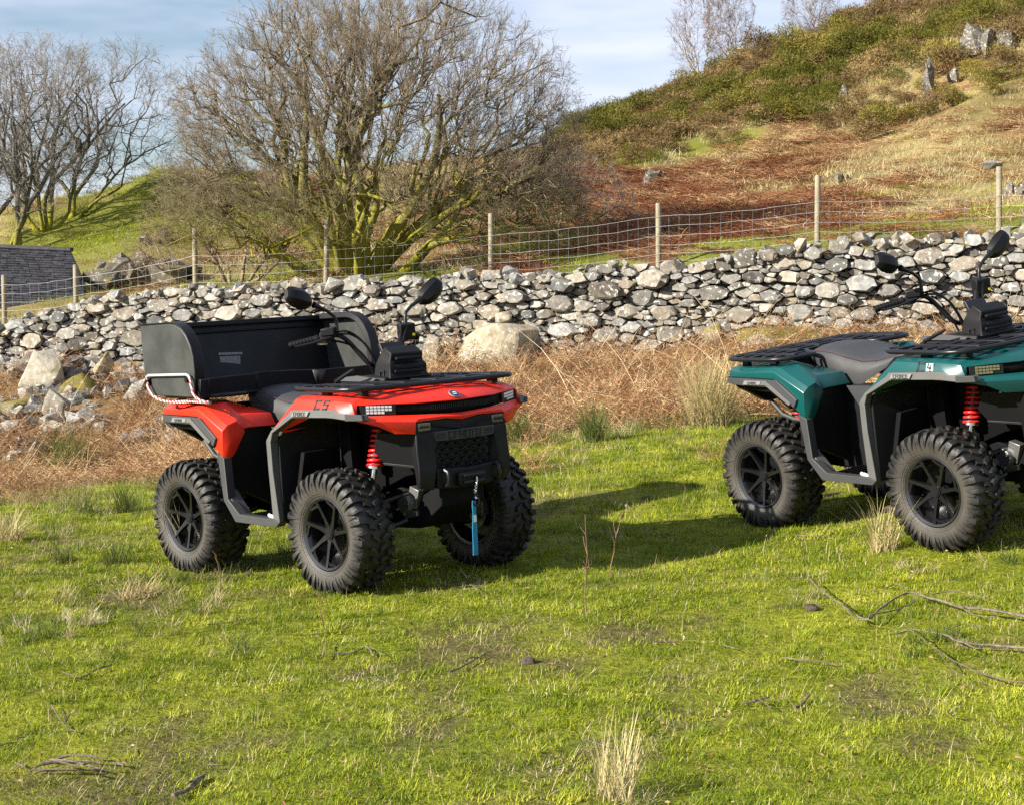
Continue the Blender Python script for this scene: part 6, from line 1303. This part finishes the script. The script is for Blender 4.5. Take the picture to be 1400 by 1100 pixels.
for lb, p, a, b, mt in (
    ('short whitish stick alone on the grass left of the grey branch', [(1070, 907), (1105, 912), (1150, 917)], .005, .006, m_pale),
    ('forked dark root piece lying on the grass in the lower right', [(1083, 978), (1096, 970), (1106, 958)], .014, .010, m_twig),
    ('brown stick beside the forked root piece', [(1012, 972), (1032, 967), (1050, 961)], .008, .006, m_twig),
    ('dark crooked twig on open grass below the blue strap', [(612, 928), (635, 918), (664, 901)], .009, .005, m_twig),
    ('white bent stick in the middle of the lower grass', [(452, 899), (480, 897), (500, 894), (512, 901)], .006, .007, m_pale),
    ('thin dark twig just above the white bent stick', [(383, 878), (425, 876), (470, 869)], .004, .003, m_twig),
    ('stubby twig standing against the white bent stick', [(441, 908), (447, 890)], .006, .005, m_twig),
    ('dark bent twig in the left grass', [(88, 927), (112, 934), (134, 925), (154, 915)], .007, .004, m_twig),
    ('thin dark twig near the left picture edge', [(72, 972), (88, 996), (104, 1010)], .006, .004, m_twig),
    ('thick mossy log end at the bottom of the picture', [(236, 1102), (258, 1086), (277, 1070)], .014, .018, m_pale),
    ('long thin twig lying below the rear wheel of the red quad bike', [(282, 861), (320, 857), (352, 850)], .004, .003, m_twig),
    ('pale short stick on grass in front of the red quad bike', [(618, 810), (640, 807), (664, 806)], .005, .004, m_pale),
    ('pale flat splinter in the grass beneath the left stem', [(300, 838), (314, 836)], .006, .004, m_pale),
    ('crooked twig in the shadow beside the front wheel of the red quad bike', [(752, 702), (772, 697), (790, 706)], .008, .006, m_pale),
    ('curled dry stalk in the shadow between the two quad bikes', [(846, 700), (858, 688), (880, 684), (900, 682)], .005, .004, m_pale),
    ('small dark stick on the central grass', [(902, 885), (920, 884)], .008, .006, m_twig),
    ('small grey stick left of the short whitish stick', [(986, 887), (1010, 893)], .005, .005, m_pale),
    ('white chip of wood near the bottom picture edge', [(286, 1058), (303, 1054)], .006, .006, m_pale),
    ('white chip of wood at the lower left edge', [(20, 1052), (36, 1055)], .008, .006, m_pale),
    ('white stick lying inside the foreground rush tuft', [(802, 1026), (836, 1028)], .006, .005, m_pale),
    ('dark twig entering at the left picture edge', [(-14, 1030), (24, 1022)], .008, .005, m_twig),
    ('thin twig lying beside the front wheel of the teal quad bike', [(1112, 801), (1085, 796), (1052, 800)], .003, .003, m_twig),
    ('pale flat stick behind the straw tuft by the teal quad bike', [(1085, 737), (1125, 737)], .006, .006, m_pale)):
    m0 = p[len(p)//2]; sg = ra.choice((-1, 1)); stick('stick', lb, p, a, b, mt, [([m0, (m0[0]+ra.uniform(6, 14), m0[1]+sg*ra.uniform(4, 9)), (m0[0]+ra.uniform(16, 26), m0[1]+sg*ra.uniform(5, 14))], a*.6, a*.3)] if abs(p[0][0]-p[-1][0]) > 30 else ())
# twig pile
root = empty('twig_pile', ground_at(112, 1062)); tag(root, 'small heap of thin grey twigs in the lower left grass', 'twig pile'); bpy.context.view_layer.update()
for i in range(9):
    a = ra.uniform(0, 6.28); c = Vector((ra.gauss(0, .05), ra.gauss(0, .03), .012+.006*i)); d = Vector((math.cos(a), math.sin(a)*.6, ra.uniform(-.05, .12)))*ra.uniform(.05, .13); mb = MB(); mb.tube([c-d, c-d*.3+Vector((ra.gauss(0, .01), ra.gauss(0, .01), .006)), c+d], [.004, .004, .0025], 6); part('twig', mb, m_pale if i % 2 else m_twig, root, 60)
# upright stems
def stem(name, label, px, py, top, lean, r, mt, twigs=2):
    g = ground_at(px, py); k = g.y/FPX; h = (py-top)*k; P = [Vector((lean*h*s*s+ra.gauss(0, .006), ra.gauss(0, .006), h*s)) for s in (0, .2, .4, .6, .8, 1.0)]; mb = MB(); mb.tube(P, [r*(1-.12*i) for i in range(6)], 6); o = part(name, mb, mt, None, 60); o.location = g
    for i in range(twigs):
        j = ra.randrange(2, 5); mb = MB(); e = P[j]+Vector((ra.choice((-1, 1))*ra.uniform(.008, .035), ra.gauss(0, .012), ra.uniform(.02, .08))); mb.tube([P[j], (P[j]+e)/2+Vector((ra.gauss(0, .006), 0, .01)), e], [r*.7, r*.55, r*.5], 5); part('side_twig', mb, mt, o, 60)
    tag(o, label, 'stem'); return o
stem('dead_stem', 'tall red brown dead stem standing in the grass between the quad bikes', 803, 841, 703, -.02, .0034, m_redst, 7)
stem('dead_stem', 'shorter dead stem leaning right beside the tall red brown stem', 834, 795, 690, .22, .0030, m_redst, 6)
stem('dead_stem', 'thin dead stem in front of the red quad bike front wheel', 441, 867, 800, -.12, .0032, m_redst, 0)
stem('dead_stem', 'small reddish stem in the grass left of the red quad bike front wheel', 300, 818, 760, -.05, .0032, m_redst, 1)
# rush and straw tufts
def tuft(name, label, px, py, hpx, wpx, n, mt, mt2, lean=.35, droop=.10, w=.0042, seed=0):
    g = ground_at(px, py); k = g.y/FPX; rr = random.Random(seed+px); V, F = blades(rr, int(n*3), wpx*k*.26, hpx*k*.55, hpx*k*1.3, w*1.25, lean, droop, 5); o = vf_obj(name, V, F, mt); COL.objects.link(o); o.location = g-Vector((0, 0, .01)); tag(o, label, 'rush tuft')
    V, F = blades(rr, max(10, n), wpx*k*.32, hpx*k*.25, hpx*k*.7, w*.9, lean*2.2, droop*2.2, 4); p = vf_obj('dead_blades', V, F, mt2); COL.objects.link(p); p.parent = o
    return o
for args in (
    ('tuft of tall thin rushes in the foreground grass', 842, 1094, 115, 110, 40, m_straw, m_rush, .50, .06, .0028),
    ('straw coloured tuft in front of the teal quad bike wheels', 1208, 752, 78, 70, 40, m_straw, m_straw, .55, .12, .0036),
    ('straw tuft in front of the rear wheel of the red quad bike', 256, 776, 92, 44, 18, m_straw, m_straw, .40, .10, .0036),
    ('flattened dry grass tussock left of the red quad bike', 190, 818, 46, 110, 90, m_straw, m_straw, 1.1, .30, .0038),
    ('grey green tussock above the flattened dry tussock', 160, 770, 40, 70, 60, m_rush, m_straw, .8, .25, .0036),
    ('big green rush clump at the edge of the bracken left of the red quad bike', 92, 642, 66, 110, 170, m_rush, m_straw, .65, .16, .0048),
    ('green rush tuft just right of the big green clump', 172, 700, 46, 50, 60, m_rush, m_straw, .55, .15, .0042),
    ('small green rush tuft below the big green clump', 118, 702, 36, 46, 46, m_rush, m_straw, .6, .15, .0042),
    ('rush tuft at the bracken edge right of the red quad bike bumper', 812, 604, 66, 60, 80, m_rush, m_straw, .5, .14, .0046),
    ('second rush tuft at the bracken edge, behind the first', 852, 576, 56, 56, 80, m_rush, m_straw, .5, .14, .0046),
    ('wide straw coloured rush tussock left of the teal quad bike', 972, 584, 104, 110, 210, m_straw, m_rush, .55, .12, .0048),
    ('green rush tuft against the wall behind the teal quad bike handlebar', 1186, 438, 52, 44, 80, m_rush, m_rush, .4, .10, .0075),
    ('green rush tuft at the wall foot left of the long mossy boulder', 975, 462, 50, 56, 90, m_rush, m_rush, .5, .12, .0075),
    ('low green tuft beside the lamp of the red quad bike', 712, 606, 52, 50, 80, m_rush, m_straw, .5, .14, .0046),
    ('small straw tuft at the left picture edge', 14, 740, 50, 60, 60, m_straw, m_rush, .8, .2, .004),
    ('small green tussock in the left grass', 85, 768, 34, 50, 56, m_rush, m_straw, .7, .2, .004)):
    tuft('rush_tuft', *args)
# dead leaves and crumbs of soil on the turf
m_lf = leaf_mat('fallen leaf', (.12, .06, .03), (.28, .17, .09), (.46, .36, .24), .0, nscale=4)
V, F = [], []; n = 5200; yy = np.sqrt(RG.uniform(3.9**2, 12.5**2, n)); xx = (RG.uniform(-60, 1460, n)-700)/FPX*yy; cl = fbm(xx, yy, 2.0, 101, 3); kp = RG.random(n) < np.clip((cl-.38)*4, .08, 1); xx, yy = xx[kp], yy[kp]; zz = Hs(xx, yy)
for a, b, c in zip(xx, yy, zz):
    s = ra.uniform(.004, .014); e = Euler((ra.gauss(0, .5), ra.gauss(0, .5), ra.uniform(0, 6.28))).to_matrix(); k = len(V); o_ = Vector((a, b, c+ra.uniform(.012, .03)))
    V += [tuple(o_+e @ Vector(q)) for q in ((-s, 0, 0), (-.3*s, .42*s, .25*s), (s, 0, .05*s), (-.2*s, -.42*s, .3*s))]; F += [(k, k+1, k+2), (k, k+2, k+3)]
lo = vf_obj('leaf_litter', V, F, m_lf); COL.objects.link(lo); tag(lo, 'scattered dead leaves and bark crumbs on the turf', 'leaf litter', kind='stuff')
m_clod = mat('dark clod', (.05, .036, .026), .95, col2=(.10, .075, .055), vscale=40, bump=.6, bscale=90)
for px, py, w, lb in ((722, 910, 16, 'dark clod of earth on the central grass'), (1110, 835, 16, 'dark clod below the twig by the teal quad bike'), (340, 788, 10, 'small dark clod between the wheels of the red quad bike'), (1220, 703, 22, 'brown stone behind the front wheel of the teal quad bike')):
    g = ground_at(px, py); r = w*g.y/FPX*.6; mb = rock_mb(r, 1.2, 1, .7, 22, px); o = part('clod', mb, m_clod, None, 60); o.location = g+Vector((0, 0, r*.35)); tag(o, lb, 'clod')
